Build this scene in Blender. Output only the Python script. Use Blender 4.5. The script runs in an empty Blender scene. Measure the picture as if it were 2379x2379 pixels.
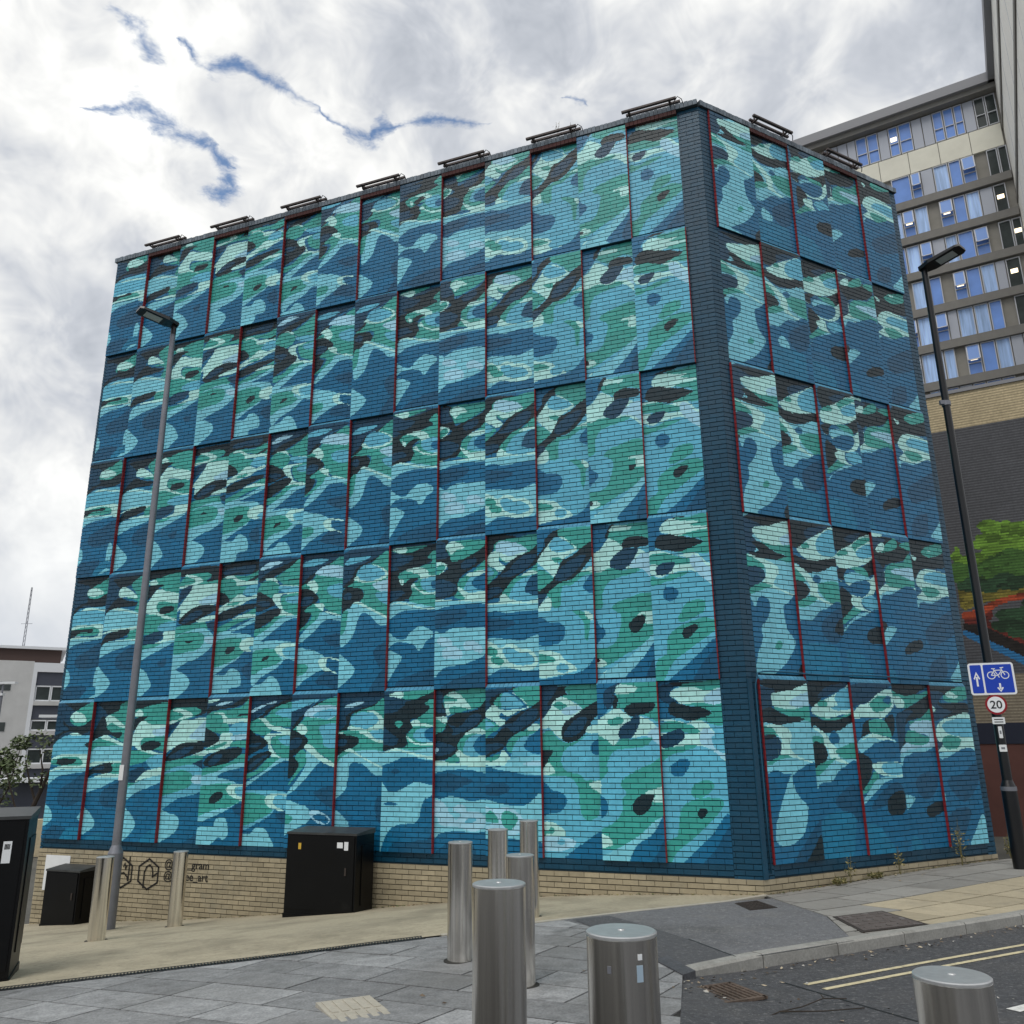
import bpy, bmesh, math, random
import numpy as np
from mathutils import Vector, Matrix
random.seed(7); rng = np.random.default_rng(7)
scene = bpy.context.scene
col = scene.collection
R = math.radians

# ------------------------------------------------------------------ camera
F_PX, PITCH, ROLL = 1936.078, .2740, -.0102          # solved from the wall grid (pixels of 2379)
ZO = 1.65                                            # eye height: everything is laid out relative to the eye and lifted at the end
cp, sp = math.cos(PITCH), math.sin(PITCH)
fw = np.array([0, cp, sp]); up0 = np.array([0, -sp, cp]); rt0 = np.array([1., 0, 0])
cr, sr = math.cos(ROLL), math.sin(ROLL)
rt = rt0*cr + up0*sr; upv = -rt0*sr + up0*cr
cam_d = bpy.data.cameras.new('camera'); cam = bpy.data.objects.new('camera', cam_d); col.objects.link(cam)
cam.matrix_world = Matrix(((rt[0], upv[0], -fw[0], 0), (rt[1], upv[1], -fw[1], 0), (rt[2], upv[2], -fw[2], 0), (0, 0, 0, 1)))
cam_d.sensor_width = 36; cam_d.lens = 36*F_PX/2379; cam_d.clip_end = 3000; cam_d.clip_start = .05
scene.camera = cam
scene.render.resolution_x = scene.render.resolution_y = 1024

# ------------------------------------------------------------------ sky, sun, exposure
SUN_EL, SUN_AZ = 58, -148         # degrees; azimuth from +Y towards +X
W_ = bpy.data.worlds.new('World'); scene.world = W_; W_.use_nodes = True
nt = W_.node_tree; nt.nodes.clear()
def wn(t, **k):
    n = nt.nodes.new(t)
    for a, b in k.items(): setattr(n, a, b)
    return n
def wl(a, b): nt.links.new(a, b)
def wmath(op, a, b=None, c=None, clamp=False):
    n = wn('ShaderNodeMath', operation=op); n.use_clamp = clamp
    for i, v in enumerate((a, b, c)):
        if v is None: continue
        if isinstance(v, (int, float)): n.inputs[i].default_value = v
        else: wl(v, n.inputs[i])
    return n.outputs[0]
sky = wn('ShaderNodeTexSky', sky_type='NISHITA'); sky.sun_disc = False
sky.sun_elevation = R(SUN_EL); sky.sun_rotation = R(SUN_AZ); sky.air_density = 1.2; sky.dust_density = 1.0; sky.ozone_density = 3
tc = wn('ShaderNodeTexCoord'); sx = wn('ShaderNodeSeparateXYZ'); wl(tc.outputs['Generated'], sx.inputs[0])
zc = wmath('MAXIMUM', sx.outputs[2], .06)
px_, py_ = wmath('DIVIDE', sx.outputs[0], zc), wmath('DIVIDE', sx.outputs[1], zc)
pc = wn('ShaderNodeCombineXYZ'); wl(px_, pc.inputs[0]); wl(py_, pc.inputs[1])
def wnoise(scale, detail, rough, off=(0, 0, 0), src=None, dist=0):
    m = wn('ShaderNodeMapping'); m.inputs['Location'].default_value = off; wl(src or pc.outputs[0], m.inputs[0])
    n = wn('ShaderNodeTexNoise'); n.inputs['Scale'].default_value = scale; n.inputs['Detail'].default_value = detail
    n.inputs['Roughness'].default_value = rough; n.inputs['Distortion'].default_value = dist; wl(m.outputs[0], n.inputs['Vector']); return n
# cracks of blue between the clouds, on the cloud layer's own plane
dn = wnoise(7, 5, .6); dsub = wn('ShaderNodeVectorMath', operation='SUBTRACT'); wl(dn.outputs['Color'], dsub.inputs[0]); dsub.inputs[1].default_value = (.5, .5, .5)
dscl = wn('ShaderNodeVectorMath', operation='SCALE'); wl(dsub.outputs[0], dscl.inputs[0]); dscl.inputs['Scale'].default_value = .10
dadd = wn('ShaderNodeVectorMath', operation='ADD'); wl(pc.outputs[0], dadd.inputs[0]); wl(dscl.outputs[0], dadd.inputs[1])
ds = wn('ShaderNodeSeparateXYZ'); wl(dadd.outputs[0], ds.inputs[0])
tx = wmath('MULTIPLY_ADD', ds.outputs[0], 1/.9, .7/.9)
def fcurve(pts):                                # pts (x, value 0..1) along the cloud plane's x
    n = wn('ShaderNodeFloatCurve'); c = n.mapping.curves[0]; q = sorted(((x+.7)/.9, v) for x, v in pts)
    c.points[0].location = q[0]; c.points[-1].location = q[-1]
    for p in q[1:-1]: c.points.new(*p)
    for p in c.points: p.handle_type = 'VECTOR'
    n.mapping.extend = 'HORIZONTAL'; n.mapping.update(); wl(tx, n.inputs['Value']); return n.outputs[0]
def crack_line(ypts, wpts):
    y = fcurve([(x, (v-.9)/.5) for x, v in ypts]); wv = fcurve([(x, v*20) for x, v in wpts])
    d = wmath('ABSOLUTE', wmath('SUBTRACT', wmath('MULTIPLY_ADD', ds.outputs[1], 2.0, -1.8), y))     # 0..1 units of .5
    return wmath('MULTIPLY', wmath('SUBTRACT', 1.0, wmath('DIVIDE', d, wmath('MULTIPLY_ADD', wmath('MAXIMUM', wv, 0), .18, .0004)), clamp=True), wmath('MULTIPLY', wv, 12, clamp=True))
mask = crack_line([(-.70, .95), (-.475, .986), (-.447, 1.041), (-.403, 1.029), (-.368, 1.063), (-.337, 1.102), (-.306, 1.13), (-.275, 1.176), (-.23, 1.19), (-.197, 1.156), (-.153, 1.157), (-.052, 1.162), (.099, 1.104), (.126, 1.123), (.2, 1.12)],
                  [(-.70, 0), (-.49, .0), (-.45, .030), (-.40, .016), (-.35, .026), (-.30, .006), (-.27, .026), (-.225, .014), (-.20, .018), (-.175, .004), (-.14, .016), (-.06, .013), (-.03, 0), (.09, 0), (.11, .012), (.13, 0), (.2, 0)])
mask = wmath('MAXIMUM', mask, crack_line([(-.70, 1.10), (-.66, 1.112), (-.631, 1.124), (-.589, 1.121), (-.574, 1.163), (-.54, 1.192), (-.51, 1.222), (-.497, 1.262), (-.45, 1.30), (.2, 1.4)],
                  [(-.70, 0), (-.67, .004), (-.63, .014), (-.59, .036), (-.565, .036), (-.53, .030), (-.505, .045), (-.49, .0), (-.45, 0), (.2, 0)]))
for wd, (ax, ay), (bx, by) in ((.020, (-.500, 1.245), (-.548, 1.352)), (.013, (-.533, .935), (-.531, 1.009))):
    ex, ey = bx-ax, by-ay; L2 = ex*ex+ey*ey
    dx, dy = wmath('SUBTRACT', ds.outputs[0], ax), wmath('SUBTRACT', ds.outputs[1], ay)
    t = wmath('MULTIPLY_ADD', dx, ex/L2, wmath('MULTIPLY', dy, ey/L2), clamp=True)
    qx, qy = wmath('MULTIPLY_ADD', t, -ex, dx), wmath('MULTIPLY_ADD', t, -ey, dy)
    d = wmath('SQRT', wmath('MULTIPLY_ADD', qx, qx, wmath('MULTIPLY', qy, qy)))
    mask = wmath('MAXIMUM', mask, wmath('SUBTRACT', 1.0, wmath('DIVIDE', d, wd*2.0), clamp=True))
edge = wnoise(17, 4, .72, dist=.4)
crack = wn('ShaderNodeMapRange'); crack.interpolation_type = 'SMOOTHSTEP'
wl(wmath('MULTIPLY_ADD', edge.outputs[0], 2.6, wmath('MULTIPLY_ADD', mask, 1.25, -1.42)), crack.inputs[0])
crack.inputs[1].default_value = .1; crack.inputs[2].default_value = 1.5
on = wmath('MULTIPLY', crack.outputs[0], wmath('MULTIPLY', mask, 3.0, clamp=True))
# cloud brightness: soft heaps, a broad grey drift, fine wisps
G_ = tc.outputs['Generated']
n1 = wnoise(3.6, 5, .56, (3.1, .4, 1.2), G_, .4); n2 = wnoise(1.5, 2, .5, (.75, 2.2, .3), G_); n3_ = wnoise(13, 4, .6, (1.7, 3.3, 0), G_, .5)
s = wmath('MULTIPLY_ADD', n1.outputs[0], .70, wmath('MULTIPLY_ADD', n2.outputs[0], .55, wmath('MULTIPLY', n3_.outputs[0], .36)))
cram = wn('ShaderNodeValToRGB'); wl(s, cram.inputs[0])
cram.color_ramp.elements[0].position = .65; cram.color_ramp.elements[0].color = (.33, .36, .41, 1)
cram.color_ramp.elements[1].position = 1.04; cram.color_ramp.elements[1].color = (1.0, .995, .96, 1)
e = cram.color_ramp.elements.new(.78); e.color = (.50, .525, .57, 1)
e = cram.color_ramp.elements.new(.89); e.color = (.76, .765, .76, 1)
# towards the horizon the layer thickens to an even pale grey
hz = wn('ShaderNodeMapRange'); wl(sx.outputs[2], hz.inputs[0]); hz.inputs[1].default_value = .02; hz.inputs[2].default_value = .34
hmix = wn('ShaderNodeMixRGB'); wl(hz.outputs[0], hmix.inputs[0]); hmix.inputs[1].default_value = (.60, .63, .67, 1); wl(cram.outputs[0], hmix.inputs[2])
bg_s = wn('ShaderNodeBackground'); wl(sky.outputs[0], bg_s.inputs[0]); bg_s.inputs[1].default_value = .125
bg_c = wn('ShaderNodeBackground'); wl(hmix.outputs[0], bg_c.inputs[0]); bg_c.inputs[1].default_value = 1.0
mx = wn('ShaderNodeMixShader'); wl(on, mx.inputs[0]); wl(bg_c.outputs[0], mx.inputs[1]); wl(bg_s.outputs[0], mx.inputs[2])
wo = wn('ShaderNodeOutputWorld'); wl(mx.outputs[0], wo.inputs[0])

sun_d = bpy.data.lights.new('sun', 'SUN'); sun = bpy.data.objects.new('sun', sun_d); col.objects.link(sun)
sun_d.energy = 1.3; sun_d.angle = R(35); sun_d.color = (1, .96, .9)
sdir = Vector((math.sin(R(SUN_AZ))*math.cos(R(SUN_EL)), math.cos(R(SUN_AZ))*math.cos(R(SUN_EL)), math.sin(R(SUN_EL))))
sun.rotation_euler = sdir.to_track_quat('Z', 'Y').to_euler()
scene.view_settings.view_transform = 'Standard'; scene.view_settings.look = 'None'; scene.view_settings.gamma = 1
scene.view_settings.use_curve_mapping = False; scene.view_settings.exposure = .27

# ------------------------------------------------------------------ helpers
def tag(o, label=None, cat=None, group=None, kind=None):
    if label: o['label'] = label
    if cat: o['category'] = cat
    if group: o['group'] = group
    if kind: o['kind'] = kind
    return o
def lin(h):
    h = h.lstrip('#'); c = [int(h[i:i+2], 16)/255 for i in (0, 2, 4)]
    return tuple(x/12.92 if x <= .04045 else ((x+.055)/1.055)**2.4 for x in c)
MATS = {}
def mat(name, color=(.5, .5, .5), rough=.7, metal=0, noise=0, nscale=8, bump=0, bscale=60, attr=None, emit=None, spec=.4, stretch=None, dirt=None, trans=0):
    if name in MATS: return MATS[name]
    m = bpy.data.materials.new(name); m.use_nodes = True; t = m.node_tree; b = t.nodes['Principled BSDF']
    b.inputs['Roughness'].default_value = rough; b.inputs['Metallic'].default_value = metal
    b.inputs['Specular IOR Level'].default_value = spec
    def N(ty, **k):
        n = t.nodes.new(ty)
        for a, c in k.items(): setattr(n, a, c)
        return n
    co = N('ShaderNodeTexCoord'); geo = N('ShaderNodeNewGeometry'); src = geo.outputs['Position']
    if stretch:
        mp = N('ShaderNodeMapping'); mp.inputs['Scale'].default_value = stretch; t.links.new(src, mp.inputs[0]); src = mp.outputs[0]
    if attr:
        at = N('ShaderNodeAttribute', attribute_name=attr); out = at.outputs['Color']
    else:
        rgb = N('ShaderNodeRGB'); rgb.outputs[0].default_value = (*color, 1); out = rgb.outputs[0]
    def mixmul(out, scale, lo, hi, detail=3, rg=.6, p0=.3, p1=.7, tint=None):
        n = N('ShaderNodeTexNoise'); n.inputs['Scale'].default_value = scale; n.inputs['Detail'].default_value = detail; n.inputs['Roughness'].default_value = rg
        t.links.new(src, n.inputs['Vector'])
        r = N('ShaderNodeMapRange'); t.links.new(n.outputs[0], r.inputs[0]); r.inputs[1].default_value = p0; r.inputs[2].default_value = p1
        r.inputs[3].default_value = lo; r.inputs[4].default_value = hi
        if tint:
            mx = N('ShaderNodeMixRGB'); t.links.new(r.outputs[0], mx.inputs[0]); t.links.new(out, mx.inputs[1]); mx.inputs[2].default_value = (*tint, 1)
            return mx.outputs[0]
        mx = N('ShaderNodeVectorMath', operation='SCALE'); t.links.new(out, mx.inputs[0]); t.links.new(r.outputs[0], mx.inputs['Scale'])
        return mx.outputs[0]
    if noise:
        out = mixmul(out, nscale, 1-noise, 1+noise)
        out = mixmul(out, nscale*.13, 1-noise*.7, 1+noise*.7, 3)
    for dsc, dlo, dhi, dcol, amt in (dirt or []):
        out = mixmul(out, dsc, 0, amt, 4, .65, dlo, dhi, tint=dcol)
    t.links.new(out, b.inputs['Base Color'])
    if bump:
        n = N('ShaderNodeTexNoise'); n.inputs['Scale'].default_value = bscale; n.inputs['Detail'].default_value = 3
        t.links.new(src, n.inputs['Vector']); bp = N('ShaderNodeBump'); bp.inputs['Strength'].default_value = bump; bp.inputs['Distance'].default_value = .01
        t.links.new(n.outputs[0], bp.inputs['Height']); t.links.new(bp.outputs[0], b.inputs['Normal'])
    if emit:
        b.inputs['Emission Color'].default_value = (*emit[0], 1); b.inputs['Emission Strength'].default_value = emit[1]
    MATS[name] = m; return m

class MB:
    def __init__(s): s.v = []; s.f = []; s.c = []
    def add(s, vs, fs, c=None):
        n = len(s.v); s.v += [tuple(map(float, p)) for p in vs]; s.f += [tuple(i+n for i in f) for f in fs]
        if c is not None: s.c += [c]*len(fs)
        return s
    def box(s, cx, cy, cz, dx, dy, dz, M=None, c=None):
        vs = [(cx+i*dx/2, cy+j*dy/2, cz+k*dz/2) for k in (-1, 1) for j in (-1, 1) for i in (-1, 1)]
        if M is not None: vs = [M @ Vector(p) for p in vs]
        return s.add(vs, [(0, 2, 3, 1), (4, 5, 7, 6), (0, 1, 5, 4), (2, 6, 7, 3), (0, 4, 6, 2), (1, 3, 7, 5)], c)
    def prism(s, poly, z0, z1, c=None):      # poly ccw [(x,y)]; z0,z1 numbers or per-vertex lists
        n = len(poly); z0 = z0 if hasattr(z0, '__len__') else [z0]*n; z1 = z1 if hasattr(z1, '__len__') else [z1]*n
        vs = [(p[0], p[1], z0[i]) for i, p in enumerate(poly)] + [(p[0], p[1], z1[i]) for i, p in enumerate(poly)]
        fs = [tuple(range(n-1, -1, -1)), tuple(range(n, 2*n))] + [(i, (i+1) % n, n+(i+1) % n, n+i) for i in range(n)]
        return s.add(vs, fs, c)
    def tube(s, pts, rad, seg=10, cap=True):
        pts = [Vector(p) for p in pts]; n = len(pts); rad = rad if hasattr(rad, '__len__') else [rad]*n
        base = len(s.v); prev = None
        for i, p in enumerate(pts):
            d = (pts[min(i+1, n-1)]-pts[max(i-1, 0)]).normalized()
            a = d.orthogonal().normalized() if prev is None else (prev-d*prev.dot(d)).normalized()
            prev = a; b = d.cross(a)
            for k in range(seg):
                t = 2*math.pi*k/seg; q = p+(a*math.cos(t)+b*math.sin(t))*rad[i]; s.v.append(tuple(q))
        for i in range(n-1):
            for k in range(seg):
                s.f.append((base+i*seg+k, base+i*seg+(k+1) % seg, base+(i+1)*seg+(k+1) % seg, base+(i+1)*seg+k))
        if cap:
            s.f.append(tuple(base+k for k in range(seg-1, -1, -1))); s.f.append(tuple(base+(n-1)*seg+k for k in range(seg)))
        return s
    def lathe(s, prof, seg=32, o=(0, 0, 0)):   # prof [(r,z)]
        base = len(s.v); n = len(prof)
        for r, z in prof:
            for k in range(seg):
                t = 2*math.pi*k/seg; s.v.append((o[0]+r*math.cos(t), o[1]+r*math.sin(t), o[2]+z))
        for i in range(n-1):
            for k in range(seg):
                s.f.append((base+i*seg+k, base+i*seg+(k+1) % seg, base+(i+1)*seg+(k+1) % seg, base+(i+1)*seg+k))
        s.f.append(tuple(base+k for k in range(seg-1, -1, -1))); s.f.append(tuple(base+(n-1)*seg+k for k in range(seg)))
        return s
    def mesh(s, name, m, smooth=False):
        me = bpy.data.meshes.new(name); me.from_pydata(s.v, [], s.f)
        if s.c:
            a = me.attributes.new('paint', 'FLOAT_COLOR', 'FACE'); a.data.foreach_set('color', np.array([(*x, 1) for x in s.c], 'f').ravel())
        if m: me.materials.append(m)
        if smooth: me.polygons.foreach_set('use_smooth', [True]*len(me.polygons))
        me.update(); return me
    def build(s, name, m, parent=None, smooth=False, sharp=None):
        me = s.mesh(name, m, smooth)
        if sharp: me.set_sharp_from_angle(angle=R(sharp))
        return link(name, me, parent)
def link(name, me, parent=None):
    o = bpy.data.objects.new(name, me); col.objects.link(o)
    if parent: o.parent = parent
    return o
def empty(name, loc=(0, 0, 0), rz=0):
    o = bpy.data.objects.new(name, None); col.objects.link(o); o.location = loc; o.rotation_euler = (0, 0, rz); o.empty_display_size = .2
    return o
def text_mesh(body, size, m, extrude=.001):
    cu = bpy.data.curves.new('lettering', 'FONT'); cu.body = body; cu.size = size; cu.extrude = extrude; cu.align_x = 'LEFT'; cu.offset = size*.012
    o = bpy.data.objects.new('lettering', cu); col.objects.link(o)
    me = bpy.data.meshes.new_from_object(o.evaluated_get(bpy.context.evaluated_depsgraph_get()))
    bpy.data.objects.remove(o); me.materials.clear(); me.materials.append(m); return me

# ------------------------------------------------------------------ ground height
GP = np.array([[-.5, 8.1, -1.79], [.03, 7.1, -1.78], [.15, 10.4, -1.87], [-5.51, 12, -2.39], [-5.2, 13.9, -2.6], [-8.9, 16.6, -3.02], [-6.95, 15.86, -2.87], [-4.76, 15.02, -2.68], [-1.02, 13.58, -2.26], [.35, 13.05, -2.08], [2.48, 12.23, -1.96], [3.35, 11.9, -1.93], [7.77, 14.38, -1.82], [5.18, 12.96, -1.86], [-.07, 3.7, -1.57], [.33, 2.82, -1.56], [1.3, 2.8, -1.60], [0, 0, -1.58], [4, 5, -1.6], [-4, 3, -1.75], [-7, 8, -2.2], [8, 8, -1.68], [-10, 12, -2.75]])
def basis(x, y): return np.stack([1+0*x, x, y, x*x, x*y, y*y], -1)
QC, *_ = np.linalg.lstsq(basis(GP[:, 0], GP[:, 1]), GP[:, 2], rcond=None)
SG = 2.2
RW = np.linalg.solve(np.exp(-((GP[:, None, :2]-GP[None, :, :2])**2).sum(-1)/(2*SG**2))+.15*np.eye(len(GP)), GP[:, 2]-basis(GP[:, 0], GP[:, 1])@QC)
def gz(x, y):
    x = np.clip(np.asarray(x, float), -13, 16); y = np.clip(np.asarray(y, float), -6, 19)
    k = np.exp(-((x[..., None]-GP[:, 0])**2+(y[..., None]-GP[:, 1])**2)/(2*SG**2))
    return np.clip(basis(x, y)@QC+k@RW, -3.4, -1.45)
def g1z(x, y): return float(gz(np.float64(x), np.float64(y)))
def sst(a, b, x): t = np.clip((x-a)/(b-a), 0, 1); return t*t*(3-2*t)
def road_z(x, y): return gz(x, y)-.10*sst(1.0, 1.9, np.asarray(x, float))
def clip_half(poly, a, b, c):               # keep a*x+b*y<=c
    out = []
    for i in range(len(poly)):
        p, q = poly[i], poly[(i+1) % len(poly)]; dp, dq = a*p[0]+b*p[1]-c, a*q[0]+b*q[1]-c
        if dp <= 0: out.append(p)
        if dp*dq < 0: t = dp/(dp-dq); out.append((p[0]+t*(q[0]-p[0]), p[1]+t*(q[1]-p[1])))
    return out
def clip_convex(poly, cl):                  # cl ccw convex
    for i in range(len(cl)):
        (x0, y0), (x1, y1) = cl[i], cl[(i+1) % len(cl)]; a, b = y1-y0, -(x1-x0)
        poly = clip_half(poly, a, b, a*x0+b*y0)
        if len(poly) < 3: return []
    return poly
def area(p): return .5*sum(p[i][0]*p[(i+1) % len(p)][1]-p[(i+1) % len(p)][0]*p[i][1] for i in range(len(p)))
def sheet(name, poly, zf, m, cell=.5, off=0, parent=None, kind='structure'):
    xs = [p[0] for p in poly]; ys = [p[1] for p in poly]; b = MB()
    if area(poly) < 0: poly = poly[::-1]
    for i in range(math.floor(min(xs)/cell), math.ceil(max(xs)/cell)):
        for j in range(math.floor(min(ys)/cell), math.ceil(max(ys)/cell)):
            x0, x1, y0, y1 = i*cell, (i+1)*cell, j*cell, (j+1)*cell
            q = clip_half(clip_half(clip_half(clip_half(list(poly), -1, 0, -x0), 1, 0, x1), 0, -1, -y0), 0, 1, y1)
            if len(q) >= 3 and abs(area(q)) > 1e-6:
                z = zf(np.array([p[0] for p in q]), np.array([p[1] for p in q]))+off
                b.add([(p[0], p[1], z[k]) for k, p in enumerate(q)], [tuple(range(len(q)))])
    o = b.build(name, m, parent)
    bm = bmesh.new(); bm.from_mesh(o.data); bmesh.ops.remove_doubles(bm, verts=bm.verts, dist=.0008); bm.to_mesh(o.data); bm.free()
    if kind and not parent: o['kind'] = kind
    return o
def P3(x, y, o=0): return (x, y, g1z(x, y)+o)

# ------------------------------------------------------------------ materials
M_paint = mat('mural_paint', attr='paint', rough=.36, noise=.10, nscale=11, bump=.3, bscale=80, spec=.38, dirt=[(1.3, .56, .8, (.05, .12, .16), .28), (.35, .5, .75, (.14, .2, .24), .10)])
M_mort = mat('painted_mortar', lin('#082f3f'), rough=.8, noise=.12, nscale=6)
M_red = mat('oxblood_paint', lin('#84242a'), rough=.6, noise=.15, nscale=12, bump=.2)
M_redd = mat('dark_red_brick', lin('#4a2624'), rough=.7, noise=.2, nscale=12)
M_cream_mort = mat('grey_mortar', lin('#5d5645'), rough=.9, noise=.2, nscale=20)
M_roof = mat('roof_felt', (.12, .12, .13), rough=.9, noise=.1)
M_cope = mat('coping_brick', attr='paint', rough=.7, noise=.15, nscale=14, bump=.3)
M_steel = mat('brushed_steel', (.80, .775, .73), rough=.19, metal=1, noise=.30, nscale=1.9, stretch=(14, 14, .25), bump=.05, bscale=40, dirt=[(.22, .5, .66, (.30, .28, .25), .35), (.5, .6, .7, (.14, .135, .13), .45)])  # vertical streaks in the colour stand in for street reflections; dirt adds stains
M_steel_top = mat('steel_cap', (.50, .51, .51), rough=.45, metal=.7, noise=.08, nscale=30, bump=.06, bscale=150)
M_galv = mat('galvanised_grey', lin('#7d7f86'), rough=.5, metal=.55, noise=.12, nscale=4)
M_black = mat('black_gloss_paint', lin('#0d0e11'), rough=.3, noise=.1, nscale=5, spec=.5)
M_cab = mat('black_cabinet_paint', lin('#060709'), rough=.4, noise=.2, nscale=4, spec=.22, dirt=[(2.5, .62, .85, (.03, .03, .028), .35)])
M_cabtop = mat('cabinet_top', lin('#3a3c3c'), rough=.5, noise=.25, nscale=6)
M_granite = mat('granite_paving', attr='paint', rough=.75, noise=.30, nscale=55, bump=.5, bscale=130, dirt=[(.9, .45, .7, (.13, .128, .12), .5), (3.0, .58, .7, (.07, .07, .068), .45), (7, .66, .72, (.4, .4, .38), .25)])
M_bed = mat('paving_joint_sand', lin('#2e2d2b'), rough=.95, noise=.2, nscale=40)
M_path = mat('buff_resin_surface', lin('#aaa18b'), rough=.9, noise=.14, nscale=140, bump=.3, bscale=220, dirt=[(34, .56, .7, (.14, .125, .10), .4), (1.1, .45, .7, (.14, .125, .09), .6), (.5, .5, .7, (.22, .20, .15), .4), (9, .6, .7, (.10, .09, .07), .4)])
M_asph = mat('asphalt', lin('#4a4b4e'), rough=.88, noise=.32, nscale=110, bump=.7, bscale=180, dirt=[(.8, .5, .7, (.13, .125, .12), .4), (30, .55, .68, (.26, .26, .255), .5), (38, .56, .68, (.02, .02, .02), .5), (6, .66, .72, (.3, .29, .27), .22)])
M_asph2 = mat('footway_asphalt', lin('#6b6c6f'), rough=.9, noise=.26, nscale=110, bump=.6, bscale=180, dirt=[(1.1, .5, .7, (.2, .195, .185), .4), (.6, .5, .64, (.06, .06, .06), .45), (30, .56, .68, (.42, .42, .41), .5), (38, .56, .68, (.045, .045, .045), .5), (14, .68, .72, (.45, .44, .42), .35)])
M_asph3 = mat('footway_asphalt_patch', lin('#505154'), rough=.9, noise=.16, nscale=150, bump=.4, bscale=220, dirt=[(30, .56, .68, (.28, .28, .27), .45), (38, .56, .68, (.03, .03, .03), .5)])
M_slab = mat('concrete_slab', attr='paint', rough=.88, noise=.09, nscale=60, bump=.25, bscale=130, dirt=[(1.6, .5, .72, (.14, .13, .115), .45)])
M_kerb = mat('kerb_concrete', lin('#969590'), rough=.85, noise=.14, nscale=50, bump=.35, bscale=120, dirt=[(2.2, .5, .7, (.1, .1, .085), .5)])
M_gkerb = mat('dark_granite_kerb', lin('#4b4c50'), rough=.75, noise=.3, nscale=60, bump=.4, bscale=100)
M_yel = mat('yellow_road_paint', lin('#cabf9c'), rough=.8, noise=.12, nscale=30, dirt=[(9, .52, .66, (.16, .155, .14), .55)])
M_wht = mat('white_road_paint', lin('#d8d8d4'), rough=.8, noise=.08, nscale=30, dirt=[(9, .55, .7, (.2, .2, .19), .5)])
M_iron = mat('cast_iron', lin('#3b3430'), rough=.75, noise=.3, nscale=40, metal=.2)
M_rust = mat('rusty_iron', lin('#574b42'), rough=.85, noise=.35, nscale=30)
M_dark = mat('dark_void', (.012, .012, .013), rough=.9)
M_drain = mat('drain_slot_grating', lin('#2a2b2d'), rough=.6, metal=.2, noise=.2, nscale=40)
M_tac = mat('buff_tactile_paver', lin('#aaa598'), rough=.85, noise=.1, nscale=60, bump=.3, bscale=150)
M_whitep = mat('white_plastic', lin('#dfe2e4'), rough=.5, noise=.03)
M_signw = mat('sign_white', lin('#e9ebee'), rough=.4)
M_signb = mat('sign_blue', lin('#1540b4'), rough=.38)
M_signr = mat('sign_red', lin('#8e1320'), rough=.4)
M_signk = mat('sign_black', lin('#15161a'), rough=.45)
M_ink = mat('stencil_black_paint', lin('#1b1a18'), rough=.7, noise=.2, nscale=30)
M_ground = mat('far_ground', lin('#56554f'), rough=.95, noise=.2, nscale=.6)

# ------------------------------------------------------------------ ground, road, pavements
g = MB(); gx = sorted(set([-400, -200, -120, -80, -50, -35, -25, -18]+list(np.arange(-14, 18, 1.))+[20, 26, 35, 50, 80, 120, 200, 400])); gy = sorted(set([-200, -100, -60, -30, -15]+list(np.arange(-8, 22, 1.))+[24, 28, 35, 45, 60, 80, 120, 200, 400, 800]))
def farz(x, y):
    z = float(gz(np.float64(x), np.float64(y)))-.3
    return z-1.6*float(sst(12, 50, np.float64(max(-x-10, 0)+max(y-22, 0)*(.8 if x < -4 else 0))))
g.v = [(x, y, farz(x, y)) for y in gy for x in gx]; nx = len(gx)
g.f = [(j*nx+i, j*nx+i+1, (j+1)*nx+i+1, (j+1)*nx+i) for j in range(len(gy)-1) for i in range(nx-1)]
o = g.build('ground', M_ground, smooth=True); o['kind'] = 'structure'

LW_A, RW_A = .3674, .5027                      # wall azimuths
SC = .9/1.0125
C0 = np.array([3.6992*SC, 13.4089*SC]); D1 = np.array([-math.cos(LW_A), math.sin(LW_A)]); D2 = np.array([math.cos(RW_A), math.sin(RW_A)])
N1 = np.array([-math.sin(LW_A), -math.cos(LW_A)]); N2 = np.array([math.sin(RW_A), -math.cos(RW_A)])
G1, G2, ZB, HR, W1, W2 = .4435*SC, .2635*SC, -1.7668*SC, 2.7693*SC, .9, 1.0499*SC
LEND, REND = 13.06, 5.12
def wp(w, s, o=0): d, n = (D1, N1) if w == 1 else (D2, N2); return C0+d*s+n*o

KERB = [(1.38, 7.42), (1.56, 7.60), (1.81, 7.77), (2.61, 8.18), (3.88, 8.86), (5.33, 9.60), (9.0, 11.6), (16, 15.4)]
EDGE = [(-.77, 9.41), (.22, 9.96), (1.45, 10.71), (2.67, 11.46), (3.30, 11.95)]
road_poly = [(-3, -6), (16, -6), (16, 15.4)] + KERB[::-1][1:] + [(1.30, 7.28), (1.02, 5.9), (.62, 4.2), (.3, 2), (0, -1), (-3, -5)]
road = sheet('road', road_poly, road_z, M_asph, .5)
path_poly = [(-13, 6.0), (-8, 7.35), (-4.65, 8.36), (-2.17, 8.97)] + EDGE + [tuple(wp(1, s_, -.2)) for s_ in (0, 4, 8, 13.2)] + [(-13, 18.5)]
path = sheet('footpath', path_poly, gz, M_path, .5, .002)
pav_poly = [(-13, 6.0), (-13, -6), (-3, -6), (-3, -5), (0, -1), (.3, 2), (.62, 4.2), (1.02, 5.9), (1.30, 7.28), (1.24, 7.85), (.74, 9.6), (.5, 10.1), (.22, 9.96), (-.77, 9.41), (-2.17, 8.97), (-4.65, 8.36), (-8, 7.35)]
pav = sheet('granite_pavement', pav_poly, gz, M_bed, .5, -.012)
foot_poly = [(.5, 10.1), (.74, 9.6), (1.24, 7.85), (1.30, 7.42)] + KERB[:4] + [(3.1, 8.45), (3.38, 9.96), (3.27, 11.6), (2.67, 11.46), (1.45, 10.71)]
foot = sheet('footway', foot_poly, gz, M_asph2, .4, .0)
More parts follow.
